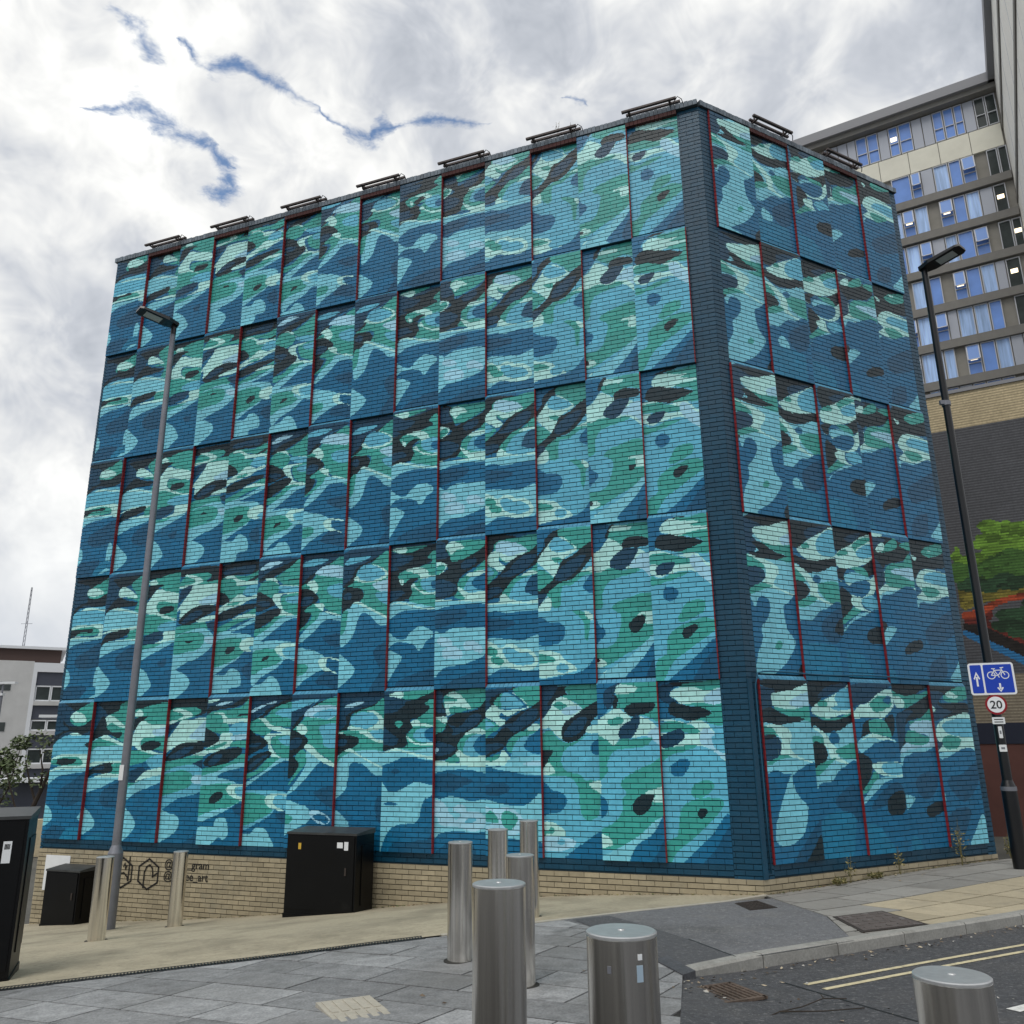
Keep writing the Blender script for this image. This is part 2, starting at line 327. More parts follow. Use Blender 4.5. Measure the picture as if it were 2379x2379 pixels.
sheet('footway_patch', [(.62, 10.05), (.76, 9.62), (1.26, 7.86), (1.32, 7.47), (1.56, 7.66), (1.87, 7.86), (1.63, 8.71), (1.05, 10.28)], gz, M_asph3, .4, .004)
slab_poly = [(3.1, 8.45), (3.88, 8.86), (5.33, 9.60), (9.0, 11.6), (16, 15.4), (16, 19), tuple(wp(2, 9, -.15)), tuple(wp(2, 0, -.1)), (3.27, 11.6), (3.38, 9.96)]
slabs = sheet('slab_footway', slab_poly, gz, M_bed, .5, -.012)
# pale edging strip between the buff path and the asphalt
eb = MB()
for (x0, y0), (x1, y1) in zip(EDGE, EDGE[1:]):
    d = Vector((x1-x0, y1-y0)).normalized(); n = Vector((-d.y, d.x))*.035
    eb.prism([(x0+n.x, y0+n.y), (x0-n.x, y0-n.y), (x1-n.x, y1-n.y), (x1+n.x, y1+n.y)], [g1z(x0, y0)-.05]*2+[g1z(x1, y1)-.05]*2, [g1z(x0, y0)+.006]*2+[g1z(x1, y1)+.006]*2)
eb.build('path_edging', M_tac)['kind'] = 'structure'

# granite pavers, one by one
def lay(parent, name, region, ang, rowh, lens, origin, m, ylim, gap=.008, th=.03, cols=None, seed=1, lift=.0, xlim=(-99, 99)):
    rr = random.Random(seed); ca, sa = math.cos(ang), math.sin(ang); n = 0
    loc = [((x-origin[0])*ca+(y-origin[1])*sa, -(x-origin[0])*sa+(y-origin[1])*ca) for x, y in region]
    if area(loc) < 0: loc = loc[::-1]
    u0, u1 = min(p[0] for p in loc), max(p[0] for p in loc); v0, v1 = min(p[1] for p in loc), max(p[1] for p in loc)
    for j in range(math.floor(v0/rowh), math.ceil(v1/rowh)):
        u = u0-rr.random()*lens[-1]
        while u < u1:
            L = rr.choice(lens); cell = [(u+gap/2, j*rowh+gap/2), (u+L-gap/2, j*rowh+gap/2), (u+L-gap/2, (j+1)*rowh-gap/2), (u+gap/2, (j+1)*rowh-gap/2)]
            u += L
            q = clip_convex(list(loc), cell)
            if len(q) < 3 or abs(area(q)) < .006: continue
            if area(q) < 0: q = q[::-1]
            w = [(origin[0]+a*ca-b*sa, origin[1]+a*sa+b*ca) for a, b in q]
            cx = sum(p[0] for p in w)/len(w); cy = sum(p[1] for p in w)/len(w)
            if not (ylim[0] < cy < ylim[1] and xlim[0] < cx < xlim[1]): continue
            jz = rr.uniform(-.002, .002)+lift; zt = [g1z(p[0], p[1])+jz for p in w]
            b = MB(); b.prism([(p[0]-cx, p[1]-cy) for p in w], [z-th for z in zt], zt, c=(cols(cx, cy, rr) if cols else None))
            o = b.build(name, m, parent); o.location = (cx, cy, 0); n += 1
    return n
PAV = [(-7, 3.0), (.45, 3.0), (.62, 4.2), (1.02, 5.9), (1.30, 7.28), (1.24, 7.85), (.74, 9.6), (.5, 10.1), (.22, 9.90), (-.77, 9.33), (-2.17, 8.85), (-4.65, 8.24), (-7, 7.5)]
npav = lay(pav, 'paver', PAV, R(-32), .44, [.66, .8, .92, 1.05], (0, 0), M_granite, (5.0, 11), gap=.018, cols=lambda x, y, rr: tuple(np.array(lin('#919293'))*rr.uniform(.66, 1.12)), seed=5, xlim=(-5.2, 9))
def slabcol(x, y, rr):
    d = (x-3.88)*-math.sin(.49)+(y-8.86)*math.cos(.49)      # distance from the kerb
    k = rr.uniform(.86, 1.12)
    c = lin('#aba088') if (d < 1.55 and x > 4.0) else lin('#8d8b86')
    return tuple(k*v for v in c)
SLB = [(3.12, 8.55), (3.90, 8.95), (5.33, 9.70), (9.0, 11.7), (12, 13.4), (13, 18), tuple(wp(2, 7.5, .0)), tuple(wp(2, 0, .0)), (3.29, 11.6), (3.40, 9.96)]
nsl = lay(slabs, 'slab', SLB, R(28.6), .6, [.6, .75, .9], (3.4, 9.0), M_slab, (7, 16), gap=.03, seed=9, cols=slabcol, xlim=(0, 10.5))

# kerb stones
kerb = empty('kerb'); kerb['kind'] = 'structure'
def along(pl, step):
    out = [Vector(pl[0])]; acc = 0
    for a, b in zip(pl, pl[1:]):
        a, b = Vector(a), Vector(b); L = (b-a).length; p = step-acc
        while p <= L: out.append(a+(b-a)*p/L); p += step
        acc = L-(p-step)
    return out
kp = along(KERB, .9)
for a, b in zip(kp, kp[1:]):
    if a.x > 11: break
    d = (b-a).normalized(); n = Vector((-d.y, d.x)); a2, b2 = a+d*.006, b-d*.006
    P = [a2, b2, b2+n*.14, a2+n*.14]; zt = [g1z(p.x, p.y)+.006 for p in P]
    k = MB(); ch = .018
    vs = [(P[0].x, P[0].y, zt[0]-.25), (P[1].x, P[1].y, zt[1]-.25), (P[1].x, P[1].y, zt[1]-ch), (P[0].x, P[0].y, zt[0]-ch),
          (P[0].x+n.x*ch, P[0].y+n.y*ch, zt[0]), (P[1].x+n.x*ch, P[1].y+n.y*ch, zt[1]), (P[2].x, P[2].y, zt[2]), (P[3].x, P[3].y, zt[3]), (P[2].x, P[2].y, zt[2]-.25), (P[3].x, P[3].y, zt[3]-.25)]
    k.add(vs, [(0, 1, 2, 3), (3, 2, 5, 4), (4, 5, 6, 7), (7, 6, 8, 9), (0, 3, 4, 7, 9), (1, 8, 6, 5, 2)])
    k.build('kerb_stone', M_kerb, kerb)
gk = MB(); q = [(1.30, 7.24), (1.42, 7.36), (1.30, 7.92), (1.16, 7.86)]
gk.prism(q, [g1z(*p)-.25 for p in q], [g1z(*p)+.012 for p in q])
gko = gk.build('granite_kerb', M_gkerb); gko['kind'] = 'structure'

# road markings
def strip(name, pts, w, m, zf, off, parent):
    b = MB()
    for a, c in zip(pts, pts[1:]):
        a, c = Vector(a), Vector(c); nseg = max(1, int((c-a).length/.4)); d = (c-a).normalized(); n = Vector((-d.y, d.x))*w/2
        for i in range(nseg):
            p, q = a+(c-a)*i/nseg, a+(c-a)*(i+1)/nseg; vs = [p-n, q-n, q+n, p+n]
            b.add([(v.x, v.y, float(zf(np.float64(v.x), np.float64(v.y)))+off) for v in vs], [(0, 1, 2, 3)])
    return b.build(name, m, parent)
kd = Vector((math.cos(.475), math.sin(.475))); 
for off, w in ((.27, .055), (.46, .055)):
    st = Vector((2.14, 7.52))+Vector((kd.y, -kd.x))*off*.98
    strip('yellow_line', [tuple(st), tuple(st+kd*3.2), tuple(st+kd*3.2+Vector((math.cos(.497), math.sin(.497)))*8)], w, M_yel, road_z, .004, road)
strip('white_line', [(2.95, 5.72), (4.2, 6.35)], .12, M_wht, road_z, .004, road)
strip('white_line', [(3.36, 6.36), (4.4, 6.9)], .10, M_wht, road_z, .004, road)
strip('asphalt_seam', [(2.10, 7.42), (2.67, 6.1), (3.0, 5.2)], .018, mat('bitumen_seam', (.02, .02, .02), rough=.6), road_z, .003, road)
strip('asphalt_seam', [(1.63, 8.71), (1.87, 7.86)], .014, mat('bitumen_seam'), gz, .006, road)

# linear drain
dr = empty('drain_channel'); dr['kind'] = 'structure'
dl = along([(-7.2, 7.6), (-4.65, 8.36), (-2.17, 8.92), (-.77, 9.40)], .5)
for a, b in zip(dl, dl[1:]):
    d = (b-a).normalized(); n = Vector((-d.y, d.x)); u = MB()
    def dbox(t0, t1, w0, w1, z0, z1):
        P = [a+d*t0+n*w0, a+d*t1+n*w0, a+d*t1+n*w1, a+d*t0+n*w1]; u.prism([(p.x, p.y) for p in P], [g1z(p.x, p.y)+z0 for p in P], [g1z(p.x, p.y)+z1 for p in P])
    L = (b-a).length
    dbox(0.003, L-.003, -.095, -.075, -.05, .006); dbox(0.003, L-.003, .075, .095, -.05, .006); dbox(.003, L-.003, -.08, .08, -.06, -.03)
    for i in range(17): dbox(i*L/17+.004, i*L/17+.018, -.075, .075, -.03, .003)
    u.build('drain_grating', M_drain, dr)

# gully grate in the gutter
gl = empty('gully_grate', (1.52, 6.90, float(road_z(np.float64(1.52), np.float64(6.90)))), R(24)); tag(gl, 'rusty iron gully grate full of litter beside the kerb', 'drain grate')
b = MB()
for sgn in (-1, 1): b.box(0, sgn*.20, .006, .46, .03, .02); b.box(sgn*.225, 0, .006, .03, .43, .02)
b.build('frame', M_rust, gl)
MB().box(0, 0, -.012, .44, .4, .02).build('pit', M_dark, gl)
for i in range(9): MB().box(-.19+i*.0475, 0, .005, .02, .38, .016, Matrix.Rotation(.0, 4, 'Z')).build('bar', M_rust, gl)
# inspection covers
def cover(pts, label, m, inner):
    cx = sum(p[0] for p in pts)/4; cy = sum(p[1] for p in pts)/4; e_ = empty('inspection_cover', (cx, cy, g1z(cx, cy))); tag(e_, label, 'manhole cover')
    def scaled(k): return [((p[0]-cx)*k, (p[1]-cy)*k) for p in pts]
    def zs(k, o): return [g1z(cx+x, cy+y)-g1z(cx, cy)+o for x, y in scaled(k)]
    MB().prism(scaled(1), zs(1, -.03), zs(1, .006)).build('frame', M_iron, e_)
    MB().prism(scaled(.9), zs(.9, .0), zs(.9, .010)).build('lid', inner, e_)
    kb = MB()
    for i in range(5):
        for j in range(5):
            u, v = (i+.5)/5, (j+.5)/5; S_ = scaled(.86)
            x = S_[0][0]*(1-u)*(1-v)+S_[1][0]*u*(1-v)+S_[2][0]*u*v+S_[3][0]*(1-u)*v; y = S_[0][1]*(1-u)*(1-v)+S_[1][1]*u*(1-v)+S_[2][1]*u*v+S_[3][1]*(1-u)*v
            MB().box(x, y, g1z(cx+x, cy+y)-g1z(cx, cy)+.012, .05, .05, .006).build('tread_stud', inner, e_)
cover([(2.71, 10.55), (3.08, 10.72), (3.03, 11.42), (2.70, 11.22)], 'square iron cover in the asphalt near the wall corner', M_iron, M_iron)
cover([(3.33, 8.83), (4.13, 9.16), (4.08, 10.16), (3.42, 9.86)], 'large brown service cover set among slabs by the kerb', M_iron, mat('brown_infill', lin('#5a5350'), rough=.9, noise=.2, nscale=60, bump=.3, dirt=[(5, .6, .7, (.4, .4, .4), .3)]))
# tactile paver
tp = [(-1.45, 6.73), (-1.16, 6.16), (-.80, 6.32), (-1.08, 6.91)]
cx, cy = -1.12, 6.53; te = empty('tactile_paver', (cx, cy, g1z(cx, cy))); tag(te, 'buff tactile paver with raised bars among grey granite', 'paver')
TA = Vector((.36, .17)); TB = Vector((.30, -.58))
c00 = Vector((-1.45-cx, 6.73-cy)); tq = [c00, c00+TB, c00+TB+TA, c00+TA]
MB().prism([tuple(p) for p in tq], -.03, .006).build('base', M_tac, te)
for j in range(2):
    for i in range(5):
        p = c00+TA*(.08+i*.19)+TB*(.05+j*.49); q_ = [p, p+TB*.42, p+TB*.42+TA*.12, p+TA*.12]
        MB().prism([tuple(v) for v in q_], .004, .012).build('bar', M_tac, te)

# ------------------------------------------------------------------ the painted wall
MURAL = '''= 5 1 M
N -13,-1 109,-1 121,25 61,25 24,26 2,33
K 21,0 82,0 69,4 52,6 33,3
G 57,6 83,2 109,-1 114,12 96,15 68,18 47,16 39,12
W 40,11 52,7 74,9 85,13 81,15 56,15
K 22,13 29,16 50,18 75,18 96,14 110,12 108,19 81,24 45,22 18,25 -3,33 -6,27 22,22 39,20 21,16
S -8,39 3,31 24,26 55,24 86,25 111,26 115,40 44,40
W 43,24 60,23 79,25 56,25
K 89,32 96,30 118,29 113,35 98,34
W -6,43 25,39 55,39 107,39 112,50 84,47 91,46 77,42 39,41 19,42 -4,45
G -5,44 31,41 74,41 90,45 82,47 42,47 22,47 -4,46
K 16,45 24,42 62,42 71,43 59,46 29,47
W -6,52 22,48 55,47 107,48 108,51 56,50 23,50 -6,53
C -10,53 36,50 107,49 108,51 62,53 26,55 -6,62
D 31,71 38,64 65,59 104,52 106,69 85,74 59,77 38,75
C -9,75 9,77 22,82 20,87 -5,91
C 92,84 111,79 110,87 98,86
D 0,102 24,91 62,92 59,95 54,101
U 54,101 67,93 105,91 109,100
= 5 2 M
N -8,0 109,0 90,11 34,16 28,25 -8,31 -7,13
K 10,1 76,1 64,7 39,10 25,6
G 72,2 114,0 117,31 61,27 36,20 28,14 41,10 64,7
W 29,15 34,11 49,11 83,18 84,20 70,19 49,16 35,18
K 6,20 22,11 33,14 38,20 54,23 76,23 80,25 70,27 43,25 19,27 -6,30
C -8,42 -1,31 24,26 53,27 87,32 114,35 112,43 -7,45
G -1,31 24,27 49,28 79,32 51,33 13,34 -3,38
W 22,27 36,25 61,28 114,35 100,35 55,30 30,28
W -6,46 32,44 115,44 116,46 69,46 52,45 33,46 9,48 -5,48
K -8,52 19,48 37,46 56,45 67,47 64,51 46,53 16,53 -6,57
N 12,50 33,48 43,48 37,50
G 64,46 116,46 112,53 60,54 66,50
W 13,56 46,53 112,54 108,55 61,56 33,57
C -6,67 -6,58 18,56 61,56 110,55 74,58 40,63 17,65
D 39,71 46,65 77,60 108,55 107,75 61,77 43,74
C -5,76 3,78 17,81 32,87 27,92 -9,98 -18,95
U -1,103 22,97 54,95 44,103
= 5 3 M
K 11,-1 105,1 106,5 69,5 37,6 9,8
G 9,8 46,5 110,3 111,20 63,18 38,14 16,12
W 16,12 21,8 30,7 39,10 35,12
K 11,24 16,14 51,12 36,16 22,21
W 13,34 20,23 38,15 63,18 111,19 109,26 61,27 41,29 43,34 70,37 114,40 110,41 70,39 40,37 22,33
P 69,22 111,20 109,26 75,26
G 44,35 41,29 61,27 112,27 108,37 69,36 54,37
K 41,33 56,30 81,30 93,32 83,35 56,37 44,36
G 12,37 42,37 70,39 83,41 61,44 11,47
S 59,44 80,40 112,41 109,53 80,51
N 9,53 38,49 54,49 62,51 54,56 35,59 10,60
W 35,59 61,51 108,49 108,55 66,56 43,58
G 7,60 37,59 63,57 49,61 7,65
C 8,73 13,64 66,56 108,54 105,58 75,62 42,66
C 10,78 27,79 43,85 47,89 37,94 15,100 5,99
U 60,101 80,93 107,89 107,101
= 5 4 M
K -6,0 91,0 94,10 62,13 79,9 51,6 -3,8
G -5,10 19,6 55,6 78,8 75,11 53,14 -4,18
W 6,8 26,7 54,10 57,13 31,15 -4,19 -9,17 29,14 34,11
N -7,23 -1,19 29,16 15,21 -5,28
W -8,32 8,26 24,19 31,16 56,15 96,15 100,29 59,31 24,34 -6,39
P 56,28 68,23 96,16 100,29
K -2,43 6,40 28,33 57,31 99,31 98,36 62,40 32,43 5,44
N 9,41 38,36 60,34 69,35 48,40 23,43
W 60,41 98,37 97,42 67,42
G -8,46 32,43 75,40 100,43 43,49 -7,53
S -7,55 33,48 77,47 94,50 102,62 79,67 41,70 -10,78
G -2,67 -3,55 30,51 57,51 73,55 69,61 39,65 -6,69
P 69,57 77,54 99,54 98,59 79,60
C -10,78 20,80 43,82 49,87 40,93 15,98 -8,102 -10,100
N 70,46 98,43 100,50 77,47
D 52,102 80,96 94,94 95,101
= 5 5 M
N -3,0 104,0 96,1 86,5 60,7 25,8 0,11
K -1,9 11,6 31,7 57,6 85,1 104,0 83,6 53,8 21,9 0,12
W 3,2 23,1 30,2 4,4
P 18,6 45,3 62,3 46,5
G -3,15 15,10 47,9 83,7 105,1 106,15 58,16 38,16
W 19,11 41,11 55,15 106,16 105,20 67,19 43,18 38,13
K 74,14 86,12 105,12 103,13
S 57,22 75,18 105,19 105,27 60,26
G -3,15 22,11 40,15 43,18 54,19 58,25 41,26 19,24 -1,22
K -3,22 19,24 35,28 34,31 18,34 -2,34
W -1,37 34,31 39,26 56,25 67,26 66,30 70,31 63,34 42,37 13,39 -2,41
P 65,27 104,26 105,29 70,30
G 5,36 33,33 53,31 48,34 12,37
G 70,31 105,30 105,35 84,35 63,34
K 2,46 9,42 30,38 55,36 84,35 93,37 85,41 63,45 35,48 11,48
N 13,46 28,40 47,40 40,44 26,47
G -1,50 26,48 66,45 89,40 106,40 103,45 58,50 -2,55
C -2,55 38,51 66,47 105,45 102,48 59,51 39,55 67,57 90,60 69,59 -2,61
G -3,63 30,60 65,59 78,60 105,67 97,71 72,75 37,77 0,82
W 62,64 66,61 78,60 105,60 106,62 85,62 81,64 84,66 105,68 104,71 76,68
S 83,64 87,62 105,62 105,68 88,67
K 23,72 26,68 40,65 52,65 56,67 50,70 34,73
C -2,82 37,77 72,75 103,69 76,75 46,80 16,84 -1,85
C -2,102 1,90 13,88 38,88 39,85 49,82 64,82 72,88 73,93 63,96 51,95 31,100
D 80,75 102,73 102,80 87,79
= 5 6 M
N -6,1 95,1 90,5 56,8 24,13 -2,19
K -2,18 28,13 36,10 60,6 92,2 98,2 80,7 54,9 35,14 16,16
P 0,10 20,7 55,4 57,5 33,7 7,11
G -2,19 16,16 39,14 54,9 94,5 98,15 96,22 46,20 31,18
S 57,12 77,9 97,10 98,16 68,14
W 20,16 31,15 44,18 50,20 75,22 96,24 97,27 68,25 43,22 31,18
G -3,21 19,16 34,19 43,22 51,24 40,27 19,26 -3,24
K -5,23 19,27 36,29 45,32 39,35 18,38 -3,40
N 1,35 6,33 29,32 21,35
W 36,29 44,26 60,26 96,26 95,28 60,28 53,29 51,33 61,38 71,41 96,41 96,44 68,43 53,41 48,37 45,32
G 52,32 60,28 95,28 96,42 71,41 60,37
S 69,29 95,28 94,34 78,33
K -3,47 14,41 40,38 52,38 55,40 38,45 20,50 -4,53 -4,50
N 3,48 23,43 43,40 47,41 28,45 10,50
G -3,54 24,50 51,42 74,43 37,51 -2,57
C -6,60 26,54 53,48 74,43 96,43 73,46 49,51 26,56 -1,62
S -4,67 5,64 40,63 68,64 97,66 97,76 75,75 60,80 33,85 -3,89
G -4,67 28,66 49,68 54,74 65,77 40,82 -5,86
W 47,70 51,67 65,66 95,66 93,68 73,68 66,70 68,73 93,77 93,78 71,76 54,74
S 66,70 73,67 95,68 94,74 79,75 68,73
C -5,102 1,93 18,92 30,88 48,88 61,93 68,101
D 72,80 95,77 97,85
= 5 7 M
N -1,1 102,1 52,6 34,13 2,25
S 0,5 60,4 33,8 1,11
K 2,24 18,16 34,13 56,6 98,3 101,4 62,8 41,10 28,16 15,21
G 2,25 28,17 49,9 102,3 106,25 107,48 90,44 54,37 37,33 41,31 30,27 0,25
P 30,15 39,10 62,8 103,9 104,14 85,17 54,16
S 48,15 69,11 104,11 104,14 81,17 58,16
S 65,22 105,21 107,35 77,35 72,29
W 14,22 23,20 35,22 38,25 32,27 18,26
K 0,25 27,27 39,30 39,33 27,38 11,41 -2,43
N 1,37 5,30 27,30 22,35
K -2,43 18,42 24,45 19,51 -1,56
G 0,61 12,54 24,47 14,42 28,37 39,40 38,46 27,51
C -1,66 22,56 38,47 38,38 58,40 70,44 60,48 42,55 21,62 3,66
W 32,36 39,33 51,35 68,40 103,47 104,49 78,46 54,41 36,37
D 60,64 104,61 104,74 89,73 71,69
C -2,71 25,72 45,74 55,78 50,83 28,87 0,92 0,90
G -2,79 13,80 16,82 10,84 -1,85
P 52,79 55,76 70,76 89,79 97,82 90,84 73,84 62,82
M 59,80 69,78 84,79 94,82 87,84 69,82
= 5 8 M
N -6,0 97,1 95,6 56,11 23,15 22,21 -2,26
K -2,27 16,21 17,15 41,11 75,8 97,3 97,6 75,9 47,12 27,15 24,21 17,25
P 12,9 29,7 54,6 45,8 22,10
G -4,27 24,24 27,16 47,12 75,9 97,6 98,39 41,38 18,37
S 25,20 29,16 47,13 76,14 87,17 80,21 58,24 33,22
W 24,22 43,23 62,24 80,21 85,18 74,14 53,12 60,12 79,13 96,18 97,25 66,25 34,25 22,24
S 68,26 97,25 98,33 77,31
W 45,26 66,26 77,30 98,32 98,34 78,32 62,29
W 0,26 9,26 13,26 9,27
K -6,28 21,28 40,29 46,32 39,35 20,38 9,40 -5,45
N -3,32 12,30 21,32 14,35 -3,35
C -7,68 -3,45 13,39 35,38 98,39 98,53 78,53 65,49 49,46 31,46 26,50 25,57 18,64
G -4,45 11,39 26,39 11,42 -3,47
W 15,38 30,37 49,41 73,45 98,49 98,50 72,46 49,42 30,39
C -4,90 -6,75 5,76 23,81 30,84 29,89
D 84,70 96,67 97,83 86,79
= 5 9 M
N -1,1 102,1 102,7 55,19 49,35 1,38
K -1,15 22,14 40,10 45,7 65,6 100,1 104,7 81,9 90,10 92,13 69,18 55,19 59,24 47,28 49,34 39,36 1,38 1,35 24,35 31,31 24,29 -1,22
N 2,33 6,30 22,30 29,32 24,35
G 12,2 102,0 70,5 54,6 38,5
W 10,3 21,1 36,1 40,3 34,5 20,4
G 23,21 31,19 39,21 31,24
G 47,29 59,24 57,21 69,18 90,13 90,10 81,9 102,8 104,38 25,38 49,35
W 55,21 61,19 69,19 77,21 103,23 103,24 73,23 61,23
S 61,30 65,26 82,24 103,25 104,33 77,33
M 82,28 89,25 103,24 104,33 88,31
W 47,29 65,33 81,34 104,33 104,35 74,35 56,33
C -2,40 24,37 60,38 104,37 102,44 71,43 46,42 22,45 -2,47
W -1,40 23,37 42,38 78,41 102,42 102,44 71,42 39,39 14,39
C -4,60 13,63 23,64 41,62 56,59 72,58 101,60 102,65 86,68 80,72 75,79 68,82 51,83 29,84 15,88 5,95 -2,98
M 4,71 17,70 34,71 26,72 10,72
D 19,51 27,49 35,51 28,53
D 57,94 78,92 91,92 103,88 103,101 20,102 29,94
= 5 10 M
K -5,1 41,1 16,5 18,12 24,16 -4,19
N -5,2 14,2 13,11 22,15 -5,13
G 16,6 28,2 46,1 99,1 99,8 85,12 58,14 31,16 20,13
W 18,8 22,16 29,16 27,12 41,11 67,13 65,10 49,4 35,2 21,4 41,6 39,8 23,8
K -4,29 17,26 25,19 37,16 75,14 89,11 99,7 99,16 89,22 65,27 50,32 45,38 35,42 16,44 -5,44
N 25,22 46,24 68,17 82,16 90,18 79,23 55,27 34,29 36,26
N -3,36 5,33 21,34 41,37 24,41 -2,41
P -3,39 3,37 8,38 2,40
G -4,28 -4,18 15,19 22,22 15,26
W -4,18 18,17 24,19 19,22 6,19
G 45,38 45,34 58,29 79,25 99,20 99,45 59,41
S 55,41 57,35 69,30 99,28 99,42 69,42
W 57,29 68,26 82,25 99,27 99,29 75,28
M 74,36 82,31 99,29 99,42 82,40
W -5,45 21,45 47,46 48,44 40,41 47,38 57,41 75,42 99,42 99,49 42,48 -5,48
G 21,45 38,41 47,43 47,45 35,46
C -5,48 42,48 99,49 97,52 65,50 33,50 -4,52
D -4,55 21,52 49,54 69,56 72,58 55,60 34,63 -4,62
C -5,69 12,68 29,66 49,67 69,69 99,69 99,84 86,87 59,87 33,87 13,88 -4,91
P -5,69 12,69 24,72 27,75 36,78 42,80 51,77 39,75 37,73 47,71 59,72 64,75 82,75 97,78 97,83 82,86 63,86 44,84 26,84 11,83 7,79 -5,76
S 59,81 67,79 79,79 77,81 66,82
D 6,101 20,95 46,92 69,94 76,100
= 5 11 M
N -2,3 21,1 56,1 52,2 29,4 13,10 6,15 -2,15
K 8,8 21,5 46,2 52,0 57,2 34,3 23,7 13,12
G 56,1 104,0 104,9 81,13 78,12 54,4
S 18,9 33,4 49,5 70,11 62,13 29,13
W -2,17 16,11 29,14 59,14 76,13 72,9 49,4 34,4 52,4 78,12 73,14 62,15 42,18 29,16 26,19 39,21 27,24 16,21
G 16,9 31,4 28,8 29,13 18,11
K 104,9 84,13 57,17 42,20 34,23 26,27 14,31 -3,32 -3,43 12,41 27,39 37,36 43,32 55,29 74,26 90,22 103,18
N 52,22 65,18 84,14 97,15 91,20 71,25 52,28 40,25 29,26 34,23
N -3,36 21,34 34,36 12,39 -3,42
G -3,31 12,28 26,25 12,21 -2,20
S -2,20 12,22 16,24 -2,26
G 38,37 45,32 56,29 77,26 103,23 103,27 76,31 50,40
W 77,26 90,23 103,25 103,27 84,27
S 49,50 50,38 61,32 76,30 103,29 101,53
M 71,37 76,32 87,29 103,26 102,40 83,40
W -3,45 17,44 25,43 29,39 35,39 45,43 43,46 33,48 -3,47
G -3,44 12,42 25,41 24,43 12,45
C -4,48 33,48 45,44 102,42 101,53 76,52 45,51 19,50
P 69,47 83,45 102,45 102,48
M -7,51 12,49 41,52 70,53 101,54 101,63 88,67 69,70 54,71 33,70 -7,70
D -1,60 12,58 33,58 44,60 41,63 25,65 6,65 -3,63
C -6,69 28,70 54,71 76,70 104,64 102,96 74,97 51,91 -6,89
P -4,72 17,73 33,72 50,73 66,78 69,85 44,88 28,86 4,86 -4,83 12,81
G 1,76 10,74 22,78 23,81 10,81 -3,79
G 28,77 36,74 49,75 58,79 44,85 31,82
M -6,96 28,90 59,90 102,92 102,100 -6,102
= 5 12 S
N -3,1 32,1 26,5 22,11 11,17 1,20 -4,21
K 11,11 26,4 32,1 47,1 43,4 48,6 34,7 22,10 16,12
G 45,1 101,0 100,12 74,15 62,11 38,7 48,6
W -3,25 3,20 16,14 22,10 35,7 54,10 72,15 58,19 43,22 37,27 35,32 26,30 15,26 4,26
G 21,12 29,10 40,11 46,13 39,15 27,14
P 35,15 50,13 66,13 69,15 53,18 42,18
K 36,32 35,27 42,22 61,18 77,14 102,10 101,17 88,22 80,27 67,32 53,34 42,34
N 38,30 50,24 64,20 79,20 76,24 68,28 52,31
W 77,28 83,25 100,25 99,31 84,29
G -5,32 15,27 26,31 38,34 56,34 72,31 83,29 59,35 42,38 34,43 35,48 43,51 65,53 73,56 83,56 101,54 100,63 95,75 84,78 72,78 64,74 62,63 56,57 41,54 19,54 -5,50
S 37,49 34,43 42,38 59,35 83,30 101,31 100,54 80,56 73,56 67,53 44,51
K -6,51 -5,40 12,39 19,39 17,41 11,44 9,46
W -3,53 1,50 10,46 21,50 21,52 13,53
M 84,38 90,34 101,33 100,41 88,41
M -4,57 8,59 16,62 31,63 40,66 40,70 30,74 15,75 -5,75
W 79,58 85,57 101,57 100,63 86,61
W -4,81 14,80 31,83 37,85 35,88 11,88 -5,89
G -4,83 6,85 13,83 19,84 17,86 5,87 -4,89
P -5,89 17,88 46,89 54,91 48,94 26,96 -5,95
S 23,91 31,89 37,91 30,93
M 31,103 44,97 69,91 100,85 99,102
= 5 13 S
M -1,1 47,0 33,4 29,12 18,16 -2,22
N 13,5 31,1 47,0 32,5 28,12 18,15 12,12
K 27,7 38,8 40,9 35,11 34,14 27,15 26,12 30,9
G 45,0 105,1 103,22 82,20 60,19 44,16 34,15 36,10 33,6
W 31,6 35,2 43,1 68,3 61,6 44,7
K 45,16 53,13 71,12 91,12 97,14 86,18 70,19 55,20
W -2,23 11,19 32,15 44,17 59,21 70,20 85,22 95,25 105,31 104,37 92,34 84,31 59,32 38,32 28,36 22,36 14,33 -3,31
G 16,23 22,21 38,20 44,22 40,24 25,25
N 34,29 40,25 55,22 63,19 69,20 70,23 64,28 56,32 45,33 36,32
P 81,31 95,26 105,29 104,37 92,34
G -3,32 13,33 25,36 38,33 56,33 88,32 77,37 49,38 29,39 18,43 13,47 12,52 -4,55
G 35,57 44,54 63,50 84,47 105,45 104,75 86,78 64,85 42,90 27,93 0,94 -1,84 18,80 34,74 36,67 43,63 36,60
K 51,71 56,67 67,64 86,64 86,66 78,72 65,75 55,74
W 73,63 85,61 105,60 103,67 90,68 84,67 88,64
W -2,86 11,87 17,90 14,92 -3,93
C -1,98 27,93 64,85 86,78 104,75 103,77 82,85 57,91 41,101 -1,101
M 41,101 57,91 82,85 105,74 104,99 103,105 34,106
D 70,105 86,96 106,86 103,105
M -2,65 9,67 13,71 8,75 -3,77
W -7,57 2,57 1,63 -7,62
= 5 14 S
M 0,1 38,1 22,6 20,9 31,12 41,14 25,21 -2,22
N 2,3 28,2 18,8 33,12 16,13 3,10
K 21,1 73,1 37,3 28,3
G 37,3 73,1 103,1 101,25 69,23 52,23 84,19 63,15 39,13
W 19,8 25,5 40,4 58,4 80,6 102,5 102,13 77,13 53,13 36,13 26,10
P 72,11 84,7 103,5 102,13 81,14
K 18,19 16,15 24,12 41,14 71,16 84,19 72,21 52,23 37,22
